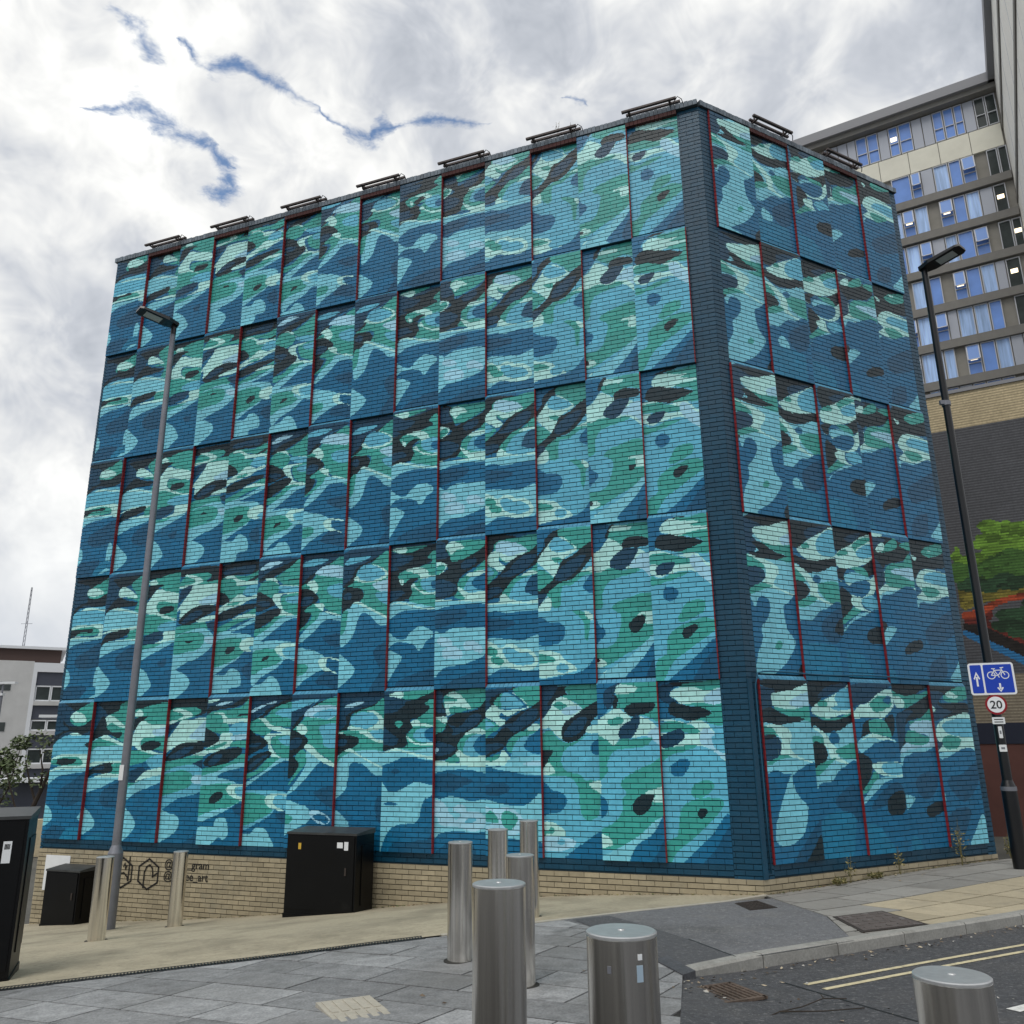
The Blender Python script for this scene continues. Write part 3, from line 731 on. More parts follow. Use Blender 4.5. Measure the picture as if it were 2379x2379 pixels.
W -1,22 19,22 43,24 57,23 73,24 83,28 89,32 103,34 101,45 86,41 74,38 52,37 22,38 -2,38 0,30 18,30 61,30 54,26 37,24 16,23
G 1,25 19,23 37,24 53,26 64,29 53,30 24,29 0,29
P 64,30 73,27 83,29 88,32 95,37 101,45 80,39 64,36
S 82,32 102,32 101,41 85,38
N -1,32 9,30 24,28 36,28 40,31 35,34 16,38 4,38 -1,36
G 0,39 37,37 58,37 37,40 16,42 -1,46
M 13,50 18,47 33,44 43,45 44,48 34,53 27,54 17,53
G 44,62 51,58 66,56 78,57 77,61 61,65 48,65
G 23,78 28,71 43,67 68,65 89,66 93,68 85,73 62,81 43,87 18,94 9,99 -4,105 -1,90 18,86
K 52,73 57,71 64,71 67,73 60,76 54,76
M 19,105 47,93 71,85 100,74 96,104
D 46,105 74,93 100,81 96,104
= 5 15 M
K -1,1 102,-1 78,5 41,7 26,7
N -6,5 17,5 29,6 21,10 23,15 6,18 -5,15
W 20,10 26,8 43,7 63,6 81,4 103,3 102,17 80,17 44,17 25,16
P 59,14 65,11 101,7 102,16 72,16
G 25,16 59,17 102,16 103,26 55,26 86,23 83,22 57,21 39,19
K -7,19 17,16 37,19 57,21 85,22 86,23 73,25 40,26 -7,26
C -5,26 34,26 103,25 100,48 63,51 53,55 49,53 -7,52 -8,47
G -5,27 17,27 26,30 26,32 -7,32
W 3,26 34,26 50,28 56,32 51,37 56,41 70,44 98,47 90,47 57,44 29,42 35,35 26,31 19,28
N -5,33 14,31 28,33 33,36 31,40 22,44 -5,45
K -5,33 14,31 24,32 7,34
G -6,47 22,44 31,42 53,44 27,45 6,48
M -4,54 9,51 23,51 35,54 34,59 26,65 12,78 2,88 11,91 -5,92 -9,57
M 51,55 60,52 103,48 109,74 102,90 51,92 67,84 75,74 68,69 60,65 53,60
C 34,61 49,53 51,60 59,65 74,70 75,74 65,84 46,89 27,91 11,90 5,86 9,79 18,72 28,65
D 41,98 60,91 103,79 96,104 37,102
K 59,103 79,94 99,87 98,104
= 5 16 M
K 9,0 109,-1 79,3 44,8 24,13 8,15
N 26,9 51,3 104,0 83,4 46,9
W 9,17 24,13 48,10 68,7 88,4 106,1 106,17 71,20 43,22 17,20
G 24,13 38,11 47,13 42,15 28,15
S 64,10 78,5 107,4 106,15 68,17 51,15 70,14
G 17,20 43,22 71,21 105,18 75,23 38,23
K 8,21 38,23 75,22 107,19 107,25 77,28 39,31 7,27
C 7,28 31,30 44,30 67,29 109,25 106,51 67,50 41,58 4,62
G 8,32 29,33 32,37 6,36
W 7,27 27,29 41,33 44,36 56,39 59,44 69,46 90,50 68,48 42,45 38,40 30,37 28,32
K 6,36 28,37 35,41 33,45 21,49 3,49
G 7,50 35,46 53,45 31,50 7,55
G 56,40 109,36 107,45 69,45 59,43
M 42,33 54,29 66,33 62,36 48,37
M 4,63 39,58 59,52 106,50 103,102 1,102
K 79,64 87,62 111,60 110,68 87,67
D 42,71 51,66 86,60 108,67 108,82 73,78
U 8,80 45,75 78,77 81,84 62,101 3,102
= 5 17 M
N -2,2 99,0 63,7 36,12 11,14 -8,15
W 0,18 16,14 39,12 66,6 97,4 100,13 93,16 66,22 56,21 32,21 -2,22
G 43,12 63,8 87,8 95,13 78,16 53,18 40,14
M 74,11 85,8 95,9 88,13
K 70,23 94,19 95,27 85,33 77,27
K 13,31 20,25 39,22 32,26 38,29 24,33 11,35
G 36,23 63,22 78,26 84,33 63,32 37,31 32,26
C 1,36 32,31 62,33 91,35 90,37 54,36 28,39 7,42
W 8,35 34,31 46,31 91,35 61,35 35,33
M 19,42 48,36 90,36 96,48 62,48 31,47
K -5,44 12,43 27,46 29,51 19,58 -4,65 -16,66
W 30,49 62,48 101,49 99,57 62,56 39,54
S 51,50 74,48 103,50 100,55 63,55
G -6,66 21,58 31,53 43,56 34,59 8,65
C -7,72 18,63 45,57 99,57 61,59 34,64 3,71
D 15,74 49,64 85,60 96,66 54,73
K 54,72 63,68 82,65 99,66 96,76 79,79 58,78
U -6,84 18,83 37,87 46,92 58,96 59,103 -10,101
= 5 18 M
K 8,0 109,-1 79,4 51,7 7,7
G 1,4 33,7 70,6 107,3 105,5 59,12 34,15 25,11 9,8
W 7,8 22,8 33,11 29,15 15,15 9,13
K 25,17 61,12 109,5 107,12 84,19 56,22 39,23 27,27 24,33 28,35 9,41 -6,41 1,27 13,19
N 7,21 27,17 53,17 33,22 24,32 9,41 -4,37
G 39,24 72,21 106,14 111,23 108,28 58,27
P 38,27 60,23 103,23 111,27 105,42 50,41 8,43 24,37 62,38 84,36 81,32 51,30
G 25,36 30,30 46,29 71,32 86,33 81,37 52,38
C 5,44 46,40 109,40 104,43 38,43 19,47 7,50
M 9,50 38,44 70,42 110,43 105,85 6,92
D 36,61 46,57 65,55 91,56 93,62 76,69 54,71 40,67
C 7,68 29,70 10,76 6,75
K 53,78 61,75 83,73 110,73 110,77 78,81 60,82
U 9,92 27,94 32,99 5,102
= 5 19 M
K -7,0 77,-1 66,3 36,6 22,11 95,11 103,17 53,20 8,20 -2,11
N -9,5 34,5 16,12 41,16 52,17 1,23 0,16
G 33,7 55,3 100,-1 101,7 81,10 55,11 37,10
W 39,6 52,4 72,6 71,8 54,8
W -6,13 8,15 2,17 -8,16
W 0,32 4,27 18,23 49,20 101,19 100,42 52,42 0,42 10,39 4,36
S 21,25 51,22 99,22 100,33 44,32 24,29
G 13,36 22,33 39,32 63,34 63,37 53,40 28,41 16,39
N -7,32 4,36 15,37 -5,42
C -6,44 52,42 100,41 102,43 39,45 8,47 -5,50
M -5,50 13,47 102,43 98,100 -5,101
D 13,62 23,58 57,56 103,49 97,62 68,71 47,74 24,68
D -9,86 23,78 51,77 65,80 48,89 24,101 -10,101
C -6,64 2,70 -2,75 -6,73
C 51,100 68,92 97,82 101,100
= 4 1 M
N -14,2 96,1 99,21 45,24 12,26 -14,32
K -11,2 96,1 73,5 46,9 31,6
G 51,8 73,5 96,2 97,16 64,18 44,17 34,14
W 34,14 38,10 55,9 72,11 82,14 66,16 44,16
K 36,17 65,18 99,14 97,23 65,25 38,23 17,25 -13,34 -14,31 11,23 37,20
S -16,38 0,30 23,26 56,25 102,27 100,42 -15,42
W 23,27 45,25 99,28 97,29 54,27
W -14,43 13,39 46,39 99,40 101,50 81,49 82,44 64,41 30,41 3,43
G -14,44 25,41 64,41 82,44 78,47 53,48 27,47 -12,48
K -14,49 -3,43 34,43 53,42 63,43 60,45 26,45 11,48
W -10,51 16,48 53,49 100,49 101,51 54,50 15,50 -9,53
C -10,57 1,50 54,50 101,50 57,52 19,54 -9,59
D 22,70 27,64 53,60 97,54 101,70 68,74 37,74
C -10,74 7,75 14,81 10,86 -8,90
C 88,73 99,76 97,85 88,94 83,83
D -6,99 8,88 52,87 64,89 52,99
U 49,99 70,90 93,89 98,100
C 69,99 85,95 99,96
= 4 2 M
N 1,3 104,1 81,10 37,13 36,23 1,32
K 17,4 92,3 68,9 39,12 24,8
G 68,10 97,3 123,1 125,35 83,33 90,24 56,20 85,19
W 34,16 39,12 55,12 82,18 86,21 67,20 39,19
K 17,24 37,19 57,22 84,24 90,25 80,27 38,28 1,32
C 1,43 4,32 27,28 60,29 110,35 118,44 2,45
W 19,29 38,28 65,30 110,35 108,36 61,31
W 3,47 34,44 66,44 113,43 112,48 72,46 35,46 1,48
G 67,47 111,46 111,53 59,54 74,51
K 3,53 14,48 40,46 72,45 76,47 69,50 38,53 17,55 -1,57
W 25,54 64,53 112,54 110,56 60,55
C -2,66 4,57 27,54 110,55 67,59 31,62 3,66
D 45,71 49,66 73,61 113,56 110,76 74,77 52,75
C -2,73 16,78 35,84 37,88 23,93 -2,96 -3,83
= 4 3 M
K -6,1 96,1 95,5 46,6 -4,7
G -3,10 35,6 97,4 97,21 58,17 32,12
W 10,9 23,7 34,10 29,11 13,11
K 0,24 11,12 51,12 33,15 17,21
W 0,32 17,22 36,15 58,17 100,21 100,28 68,26 42,25 38,31 54,35 96,38 97,41 57,38 30,35
G 37,30 42,25 68,26 100,29 98,39 54,35
K 45,34 49,30 67,29 83,30 82,33 64,35 49,35
G -1,36 33,35 57,38 94,42 76,46 -1,50
S 45,47 59,42 99,42 98,51
N -1,56 15,51 33,49 59,49 62,52 53,55 28,58 -2,59
W 31,58 61,55 64,49 99,49 96,55 59,58
G -2,59 34,58 64,57 47,60 -3,64
C -5,72 4,63 45,60 64,57 97,56 68,61 32,66
D 54,72 76,70 73,75 61,76
C -6,76 21,78 39,86 42,90 29,94 -1,101
= 4 4 M
K 4,2 104,2 104,13 68,14 81,10 63,6 28,7 3,8
G 1,16 13,8 40,6 68,6 82,9 70,13 107,13 106,17 56,16
W 13,7 31,7 54,10 60,13 41,15 1,17 0,15 35,14 39,11
N 2,28 7,18 41,15 28,21 2,28
W -1,34 12,28 32,19 43,15 108,17 109,30 56,32 32,35 9,40 9,34
P 55,28 74,25 109,22 109,30 68,31
K 6,43 11,40 34,34 63,31 95,32 108,34 87,38 64,41 40,45 16,45
N 15,43 35,37 57,35 68,37 49,41 25,44
W 52,43 78,40 109,39 106,42 70,44
G 1,47 41,45 65,44 80,46 74,52 2,57
C -1,56 37,50 76,49 97,54 103,59 91,65 63,71 35,74 0,80 -1,77
G 1,67 2,55 37,51 72,53 77,59 64,64 33,66
P 76,57 83,55 103,57 101,61 84,60
K 28,58 37,57 48,58 43,59 32,59
C -2,80 18,80 38,83 49,87 46,92 24,98 0,101
N 80,46 108,44 109,52 91,50
= 4 5 M
K -9,2 97,1 92,9 68,10 33,10 -6,13
N 5,6 36,4 85,3 77,9 42,8 13,9
G -3,14 23,10 68,11 99,8 98,17 52,14
W 11,11 31,10 52,14 98,16 97,19 60,18 40,18 37,15
K 69,15 97,11 97,13 83,15
G -7,19 4,13 26,12 40,15 43,18 70,19 97,19 96,25 50,25 31,29 -6,22
S 59,24 72,19 96,19 96,26 72,26
K -8,22 12,23 25,27 26,30 12,32 -8,31
W -7,36 19,31 31,29 49,25 72,27 93,26 96,28 73,30 56,33 28,35 4,38 -8,41
G 19,32 46,30 54,31 39,33
K -5,43 6,38 33,35 66,33 95,33 96,35 65,38 37,42 10,44
G -5,50 23,46 65,40 98,36 97,41 48,47 -4,56
W 37,43 66,40 97,41 95,43 59,43
C -6,56 46,50 95,43 96,46 56,51 37,53 77,55 89,58 89,67 68,67 62,72 34,77 -5,83
G -3,66 7,58 51,57 66,59 65,64 75,67 50,73 -4,78
W 61,64 68,59 99,58 100,64 89,68 70,67
S 84,65 98,63 96,68
K 25,67 31,64 42,63 50,64 46,67 32,69
C -7,102 -2,85 29,84 40,80 54,80 67,84 70,91 63,93 44,94 38,100
D 69,81 91,76 92,88
= 4 6 M
N 1,2 105,2 66,8 32,13 5,18
P 6,7 30,3 58,4 42,6 10,9
K 2,17 29,10 57,7 102,2 85,7 44,14 21,16
G 3,19 42,15 74,9 105,3 107,23 69,22 45,17
K 68,18 105,17 103,18 80,18
W 19,16 35,15 47,17 55,21 104,23 105,26 70,24 43,21
G 1,24 12,18 33,17 55,22 47,28 29,30 2,25
S 55,22 104,24 103,28 61,26
K -1,25 29,29 46,33 44,36 26,38 0,39
N 2,33 20,32 35,34 21,37
W 38,30 52,27 105,27 103,30 66,28 57,31 63,37 71,41 106,44 104,46 69,44 51,43 62,40 52,37
G 59,32 66,29 105,29 106,44 73,41 63,37
S 71,31 103,30 104,35 79,35
K -1,44 17,41 45,38 61,39 58,43 40,47 22,50 1,53
G 1,53 29,50 51,44 81,45 39,53 0,58
C 1,59 39,51 65,45 106,45 75,48 48,54 24,60 0,65
C -5,66 22,62 64,62 103,65 103,76 80,75 59,81 24,87 2,92
G -1,70 24,67 54,68 62,73 71,75 54,79 27,81 0,85
W 53,69 60,65 78,64 103,65 103,66 76,67 70,69 78,74 103,76 101,76 76,74
S 71,69 79,67 104,67 103,74 80,73
K 22,76 27,73 40,72 38,74 26,76
C 0,103 4,94 29,91 42,87 58,88 69,94 71,103
= 4 7 M
N -5,2 97,2 56,9 36,12 19,20 -1,24
S 0,6 28,4 60,5 40,8 5,9
K -2,24 18,16 29,14 51,9 98,4 74,9 47,11 34,15 25,18
G -3,24 26,19 36,15 62,9 100,6 104,48 79,45 51,38 42,33 32,27
P 32,15 42,11 65,9 99,12 97,19 57,17
S 63,25 98,24 100,34 68,31
W 12,22 26,19 37,22 40,26 34,29 20,26 22,24
K -2,26 22,26 37,30 42,33 33,37 16,41 -2,42
N 0,37 9,31 30,32 22,37
K -4,42 18,42 26,44 17,50 -4,56
G -4,56 20,50 28,44 11,41 38,36 54,41 44,46 23,53
C -5,65 14,55 40,48 50,43 79,46 102,47 100,50 60,49 37,56 15,62
W 33,37 44,36 56,38 56,42 79,44 99,47 75,45 52,42
D 55,61 101,59 100,67 81,68
C -4,69 23,69 44,71 62,75 67,82 46,85 20,90 -5,95
G -4,80 18,79 26,82 17,86 -5,87
W 49,77 58,75 73,75 97,77 95,78 71,76 67,79 68,82 96,87 63,84 52,81
D 45,92 68,85 99,89 98,97 70,95
= 4 8 M
N 2,2 106,2 64,10 35,14 25,24 1,27
S 3,10 20,6 60,6 47,9 14,11
K 1,27 20,21 30,14 56,10 104,3 102,6 60,11 39,15 29,20 23,25
G 2,29 25,24 33,17 60,12 104,6 107,52 72,45 42,39 48,33 41,29
S 31,20 39,14 58,12 86,16 95,20 74,24 49,24
W 25,22 33,20 42,23 66,24 91,21 91,18 69,13 52,12 73,13 97,18 97,22 75,25 47,25
P 66,27 83,25 106,24 107,34 84,32
S 75,33 107,33 106,42 82,38
K 2,29 28,28 41,29 48,33 44,37 27,40 14,43 2,45
N 3,34 13,31 22,33 16,37
C 1,68 2,47 19,42 38,39 109,52 105,56 82,55 69,50 51,46 41,48 35,54 30,60 20,65
G -1,60 3,46 15,44 13,51 10,58
W 25,39 38,38 64,43 107,51 105,52 60,44 38,40
C -3,75 13,77 30,82 35,85 27,90 -1,97 -4,95
D 75,72 106,68 106,86 83,82
D 66,100 105,83 107,101
= 4 9 M
N -4,1 99,2 98,14 50,20 49,34 0,41
K 5,5 22,6 60,4 99,1 99,7 79,10 89,13 83,14 57,17 23,19 22,24 43,27 45,31 49,34 43,38 -2,41 -2,37 28,35 30,33 -3,31 -4,20 19,17 1,13 41,9
N -3,7 41,8 49,10 32,14 -2,15
N -2,33 24,32 30,34 21,37 -2,39
G 3,4 14,2 75,2 64,4 34,6
W 4,3 16,2 33,2 34,5 22,6
G 80,10 100,8 101,44 44,41 49,34 45,30 50,28 61,25 24,25 19,21 34,18 57,17 83,15 89,13
W 34,18 49,17 65,17 80,20 83,23 100,24 100,26 67,25 61,22 42,20
G 20,23 23,20 38,19 57,22 63,25 48,25 31,27
W 20,24 29,25 29,28 24,28
K 33,27 48,24 61,25 50,27 43,29
S 65,27 76,25 100,25 101,36 73,33
M 87,29 91,27 100,27 101,33 90,32
W 45,30 52,28 60,32 80,35 101,35 101,37 73,36 56,32
C -2,51 2,41 34,40 100,46 99,47 59,46 25,47 9,50 -4,53
W 0,42 21,40 44,42 70,45 99,46 99,47 68,46 40,43 17,41
C -4,60 17,65 33,66 45,62 62,58 80,59 92,62 92,65 79,68 72,72 63,74 55,70 35,68 14,68 -4,72
C -4,74 24,76 29,79 19,84 3,93 -6,95
D 17,97 47,90 99,87 100,99
= 4 10 M
K 1,1 25,1 21,6 33,11 34,16 54,14 86,10 106,4 106,14 90,19 69,23 51,27 46,31 46,35 40,39 23,40 -1,40 -2,25 20,22 24,19 0,15
N 1,2 18,2 20,8 29,12 2,13
N 51,18 69,15 83,15 79,19 58,22
N -1,29 19,28 44,33 26,39 -1,39
G 23,7 32,2 104,3 104,5 86,10 54,15 34,16 29,12
W 20,6 25,3 36,2 50,4 58,7 43,8 32,11 27,9
W 2,16 14,16 23,18 20,21 13,23 2,24
G 2,19 15,17 20,20 11,23 2,24
G 39,40 46,36 46,31 54,27 76,24 106,17 104,44 55,42
S 58,36 67,29 85,25 104,24 104,38 72,38
W 62,26 74,24 104,24 104,26 78,27
M 74,32 81,28 104,26 104,37 85,36
W 44,33 58,36 69,38 104,38 104,45 -1,42 -1,41 58,42 51,38
C -1,47 -1,42 104,45 104,46 58,45 26,46 0,48
D 0,52 23,49 58,49 64,52 50,56 23,59 0,60
C -2,64 16,64 34,61 62,61 104,63 100,78 83,82 52,85 24,86 10,89 -1,91
P 4,69 11,66 24,67 34,69 36,72 24,73 13,72
P 57,73 62,70 78,70 90,73 96,76 90,78 76,76 64,76
P 15,77 20,74 38,73 52,75 56,78 52,81 35,81 20,80
D 14,101 42,94 104,89 104,102
= 4 11 M
K -2,1 59,2 24,5 13,9 10,14 -3,17
G 13,8 26,4 59,3 102,2 100,9 83,13 41,19 24,16
P 17,10 22,5 42,5 66,8 79,12 76,13 45,15 24,13
W -1,16 12,11 26,12 45,15 76,13 69,15 41,19 24,15 26,19 36,22 25,25 13,22 -3,19
K -3,34 18,29 32,24 41,20 58,16 83,13 101,9 101,20 79,25 55,30 41,35 32,39 23,42 -3,43
N 25,27 41,25 53,20 76,15 96,16 82,23 55,28 34,29
N -3,37 20,35 30,38 15,41 -3,42
G -3,33 -3,19 13,23 22,26 11,30
S -3,20 10,23 13,26 -3,28
G 30,40 41,35 55,30 79,27 101,21 100,30 58,35 47,45
S 46,44 51,36 68,31 100,30 99,46
D 73,39 77,34 85,30 100,29 100,42 81,41
W 68,29 82,26 100,27 100,28
W -3,46 23,45 25,42 34,40 47,44 74,46 101,45 101,49 40,48 -3,48
C -4,47 101,48 101,52 67,52 40,53 20,51 -4,51
D -4,56 23,56 50,58 52,61 32,63 -4,64
C -4,70 40,70 67,71 100,69 100,88 79,90 56,89 23,89 -4,92
W -4,71 13,72 25,75 40,73 55,74 61,76 80,77 94,82 94,87 79,90 53,89 33,87 16,88 2,86 -4,82
S 30,77 36,75 51,76 58,78 76,79 89,83 86,86 66,87 46,85 36,82
G -4,76 6,74 18,76 21,79 13,80 -4,79
G 7,82 14,80 28,82 32,84 26,86 13,85
= 4 12 S
M 0,1 41,1 22,8 14,17 -1,20
K 15,7 31,2 48,1 53,4 39,6 22,11 14,16 1,20 1,17 13,12
G 48,1 105,2 104,12 76,16 65,13 40,5
S 20,13 27,8 40,6 63,12 58,15 36,16
W 1,20 18,12 27,8 22,12 34,16 58,16 69,14 51,7 40,6 63,11 75,15 68,17 52,20 43,22 27,21 41,25 31,32 21,29 1,22
G 26,20 43,20 45,23 35,23
K 0,40 16,37 31,32 39,27 46,22 66,19 85,14 105,11 104,19 89,26 74,32 60,35 44,36 33,39 20,43 10,47 -1,51
N 37,29 53,24 75,20 89,20 82,25 63,32 45,35 33,34
N 0,43 13,42 16,44 5,49 0,50
G 0,40 1,27 15,28 29,33 17,37
G 18,44 22,41 44,36 61,35 81,30 104,27 102,32 85,33 63,38 45,39 41,51 26,51
W 78,30 104,27 104,31 87,30
M 83,40 88,36 104,32 104,44 89,43
W -1,52 18,45 25,48 23,53 12,54 -1,54
G 63,55 76,55 93,59 92,65 89,73 84,73 82,63 72,58
W 84,55 98,58 98,61 89,60
M -1,58 12,59 20,61 40,62 49,66 46,71 32,75 -2,74
W -2,79 18,79 37,81 47,85 64,89 66,92 51,93 24,95 -3,94
G -2,81 19,82 31,85 22,86 -2,86
S 31,89 38,87 50,88 53,91 45,93 34,92
M -3,97 34,95 69,93 86,90 104,84 103,104 -3,102
= 4 13 S
M -2,1 37,2 31,8 15,16 -2,19
K 23,8 34,1 41,2 33,6 39,7 28,10
G 34,5 48,2 103,2 101,12 78,10 55,13 52,15 29,10
W 31,5 36,2 44,2 69,3 67,5 49,5
W -2,20 15,16 29,10 52,15 55,18 80,18 93,21 105,24 103,37 88,32 75,30 58,30 31,29 13,32 -1,28
K 52,15 55,12 66,10 81,10 98,12 99,16 82,17 67,17 56,18
N 29,27 31,24 42,20 56,17 67,17 80,18 74,23 64,28 49,31 36,30
P 63,29 78,23 92,21 105,24 103,37 85,31
G -1,33 13,31 31,29 51,31 68,30 82,31 75,33 49,35 30,37 21,40 15,45 14,53 -1,53
G 31,55 35,52 56,49 101,47 104,69 78,78 51,83 20,89 -4,90 -4,80 22,78 36,74 46,62 43,58
K@4 58,66 62,63 73,60 84,60 87,62 83,66 73,70 63,70
K@3 72,65 76,63 82,63 85,64 78,67 73,67
W 73,60 81,58 103,58 102,65 87,65 87,60
M -1,58 6,64 16,67 17,70 10,73 -2,75
W -3,86 7,85 18,88 10,90 -3,90
K -3,85 5,85 5,87 -3,87
W 10,94 20,92 30,93 25,95 15,95
C -4,99 34,89 59,84 102,71 103,77 81,85 67,90 49,99
M 48,99 67,90 81,85 103,77 103,101
D 82,100 91,90 103,86 103,101
= 4 14 S
M 0,0 49,1 25,6 21,10 29,12 11,20 -1,22
K 27,3 47,1 65,1 44,3
G 47,2 65,2 104,2 103,24 71,24 48,23 91,18 69,14 42,12
W 21,7 27,4 40,2 61,4 86,5 72,7 104,9 104,10 73,11 52,13 34,11 23,10
K 11,19 15,13 29,11 50,13 73,15 91,18 71,21 52,23 35,22
W 0,22 24,22 45,25 71,24 83,26 92,30 105,34 103,44 90,41 75,36 59,35 36,36 16,38 0,35 0,30 18,30 66,31 70,28 54,26 27,24 0,25
G 0,24 25,23 48,26 67,28 68,31 44,31 18,30 0,29
P 68,31 70,26 83,27 92,32 105,36 103,44 81,38
N 9,33 16,30 29,29 42,29 42,31 35,35 22,37 12,36
G 2,37 16,39 40,36 65,36 46,39 26,41 1,43
M 20,49 23,45 33,44 43,46 45,49 38,52 29,53 22,51
G 41,64 48,60 56,55 72,53 87,54 85,60 70,63 50,66
G -1,99 4,88 20,84 23,75 37,70 53,67 84,64 104,67 103,71 83,76 50,84 31,89 10,101
K 47,73 51,70 63,68 72,68 73,70 63,74 52,76
M 21,102 49,92 72,85 103,77 102,103
D 61,102 70,94 105,81 102,103
= 4 15 C
N 1,2 111,-1 102,2 66,6 18,13 26,18 11,27 -4,26
K 6,2 108,0 58,6 28,5
W 17,11 24,8 53,6 110,1 107,17 62,18 32,16
P 77,13 104,9 107,16 83,17
G 34,17 62,18 107,17 108,27 61,27 86,24 63,22
K 14,18 32,17 61,22 87,24 85,25 61,27 26,27 4,25 27,23
G 0,26 21,28 35,31 34,34 -1,34
W 0,26 26,27 51,29 67,32 66,36 57,40 58,44 105,49 102,50 63,46 28,44 37,39 39,34 30,30
N -4,35 21,33 35,35 36,39 28,42 5,47 -8,47
K -8,47 5,47 1,51 -9,51
G 2,47 26,43 53,44 35,46 4,50
M -1,54 9,58 18,52 31,51 41,54 40,60 31,65 19,70 19,77 7,85 -1,90
M 70,57 80,54 110,50 113,97 29,100 59,92 82,83 90,77 81,73 73,68
G 45,80 54,77 61,79 55,82 45,82
K 91,94 106,89 112,98 92,99
= 4 16 M
K -4,1 98,0 62,7 35,12 11,18 -4,15
N 35,5 89,1 59,7 35,11
W 8,19 17,17 37,12 70,6 100,2 100,21 51,25 25,24
S 55,17 63,9 99,3 101,19 70,21
G 20,16 34,14 38,17 24,18
K -2,23 24,25 51,25 100,22 100,29 59,32 27,33 -1,28
C -4,30 27,33 59,32 103,28 101,55 55,56 25,64 -5,66
G -5,32 18,34 22,39 -5,40
W -5,29 17,31 34,35 48,40 48,46 63,50 100,53 89,54 57,51 31,48 31,42 20,37
K -5,40 18,40 29,44 26,47 11,51 -5,52
G -2,53 31,48 44,50 18,55 -3,56
G 51,40 101,38 101,52 63,49
M 38,37 48,34 58,36 54,39 43,39
M -5,67 28,63 60,56 103,53 100,101 -8,101
D 47,68 57,62 102,54 97,71 73,77 53,73
K@4 78,68 87,63 102,61 97,71 81,70
C@3 21,73 32,71 42,75 42,80 29,80 22,77
C@2 21,73 32,71 44,75 45,80 28,81 19,77
C@1 22,70 32,71 47,75 44,81 28,82 17,77
U -3,80 72,78 82,86 74,100 -5,101
= 4 17 M
K 9,0 111,-1 76,4 43,12 9,16
N 33,6 77,1 50,9
W 7,18 31,13 49,10 76,4 107,2 102,17 66,24 21,27 5,25
G 49,11 75,5 103,4 86,8 60,13 64,16
S 59,15 85,9 106,9 100,16 69,19
G 8,18 30,14 37,17 16,19
K 7,28 66,25 102,18 104,27 81,30 45,26 23,30 21,35 7,34
G 42,26 69,25 82,28 80,32 50,28
C 22,32 47,29 81,31 85,34 31,37
W 6,35 31,37 83,33 106,27 106,34 83,44 36,46 36,39
M 27,40 50,35 82,34 82,40 62,45 36,44
K 7,41 26,42 37,47 29,54 6,61
G 6,61 33,53 42,52 55,54 26,60 5,64
W 32,47 56,45 57,50 67,53 102,55 67,54 39,52
S 58,47 86,43 102,48 105,54 70,52
C 6,67 39,58 63,55 104,55 62,57 30,64 9,68
M 8,69 62,57 107,55 108,99 3,100
K 62,69 76,65 109,64 107,74 76,75 63,73
U 0,82 39,82 61,90 62,99 3,100
= 4 18 M
W -7,1 25,0 21,3 5,3
K -8,5 52,2 96,8 94,12 75,17 30,21 19,24 -2,17
N -5,5 35,4 5,10 1,17 19,24 21,32 2,39 -11,30
G 26,9 58,2 65,7 47,11 19,13
W 6,11 19,7 29,7 25,12 9,13
G 70,6 99,3 99,9 83,8
G 24,25 42,20 74,18 97,12 97,35 52,37 22,35
P 39,25 56,23 101,22 98,30 72,28 48,27
W 21,25 21,31 22,35 52,37 100,35 102,38 34,41 -2,47 -5,41 20,34
C -5,48 16,40 99,36 101,38 34,41 7,47
M 0,49 34,41 101,38 101,98 -8,99
C -4,69 13,63 34,64 19,70 -6,77
K -13,62 3,60 10,63 -7,69
K 48,78 59,74 79,71 98,71 97,76 74,79 52,81
U -8,92 13,91 18,99 -9,100
= 4 19 M
K 9,0 110,-2 113,15 70,19 29,21 2,29
G 38,8 52,4 103,-1 106,4 90,8 62,11 42,10
W 6,11 21,13 13,15
W 54,6 68,6 60,7
W 12,32 12,28 28,22 53,20 108,23 110,39 43,42 8,41 24,36
S 34,26 55,22 108,23 110,31 63,30 37,29
G 24,35 35,33 62,33 75,36 61,39 38,40
C 7,42 43,42 110,39 110,41 49,44 10,48
M 7,49 49,44 110,41 108,97 7,98
D 17,64 47,57 107,47 103,63 58,71 25,73
D 20,86 53,80 65,81 56,95 13,98
C 69,96 86,89 107,82 112,96'''
PAL = dict(K='#0c242c', N='#0a3f5b', D='#084e70', M='#08648d', U='#127398', S='#5ab0cc', C='#76c5d8', G='#369b93', W='#b0e8e4', P='#a0d8ee')
KEYS = list(PAL); PCOL = np.array([lin(PAL[k]) for k in KEYS])
BAND = lin('#0a4660')
def gain(c): c = np.asarray(c)*1.12; return c*np.minimum(1, .88/np.maximum(c.max(-1, keepdims=True), 1e-6))
PCOL = gain(PCOL)
panels = {}
for ln in MURAL.strip().splitlines():
    t = ln.split()
    if t[0] == '=': cur = (int(t[1]), int(t[2])); panels[cur] = [t[3], []]; continue
    k = t[0].split('@'); panels[cur][1].append((k[0], k[1] if len(k) > 1 else None, np.array([[float(v) for v in p.split(',')] for p in t[1:]])))
RX, RY = 96, 250
def smooth_poly(p, n=6):
    m = len(p); out = []
    for i in range(m):
        p0, p1, p2, p3 = p[i-1], p[i], p[(i+1) % m], p[(i+2) % m]
        for t in np.arange(n)/n:
            out.append(.5*((2*p1)+(-p0+p2)*t+(2*p0-5*p1+4*p2-p3)*t*t+(-p0+3*p1-3*p2+p3)*t**3))
    return np.array(out)
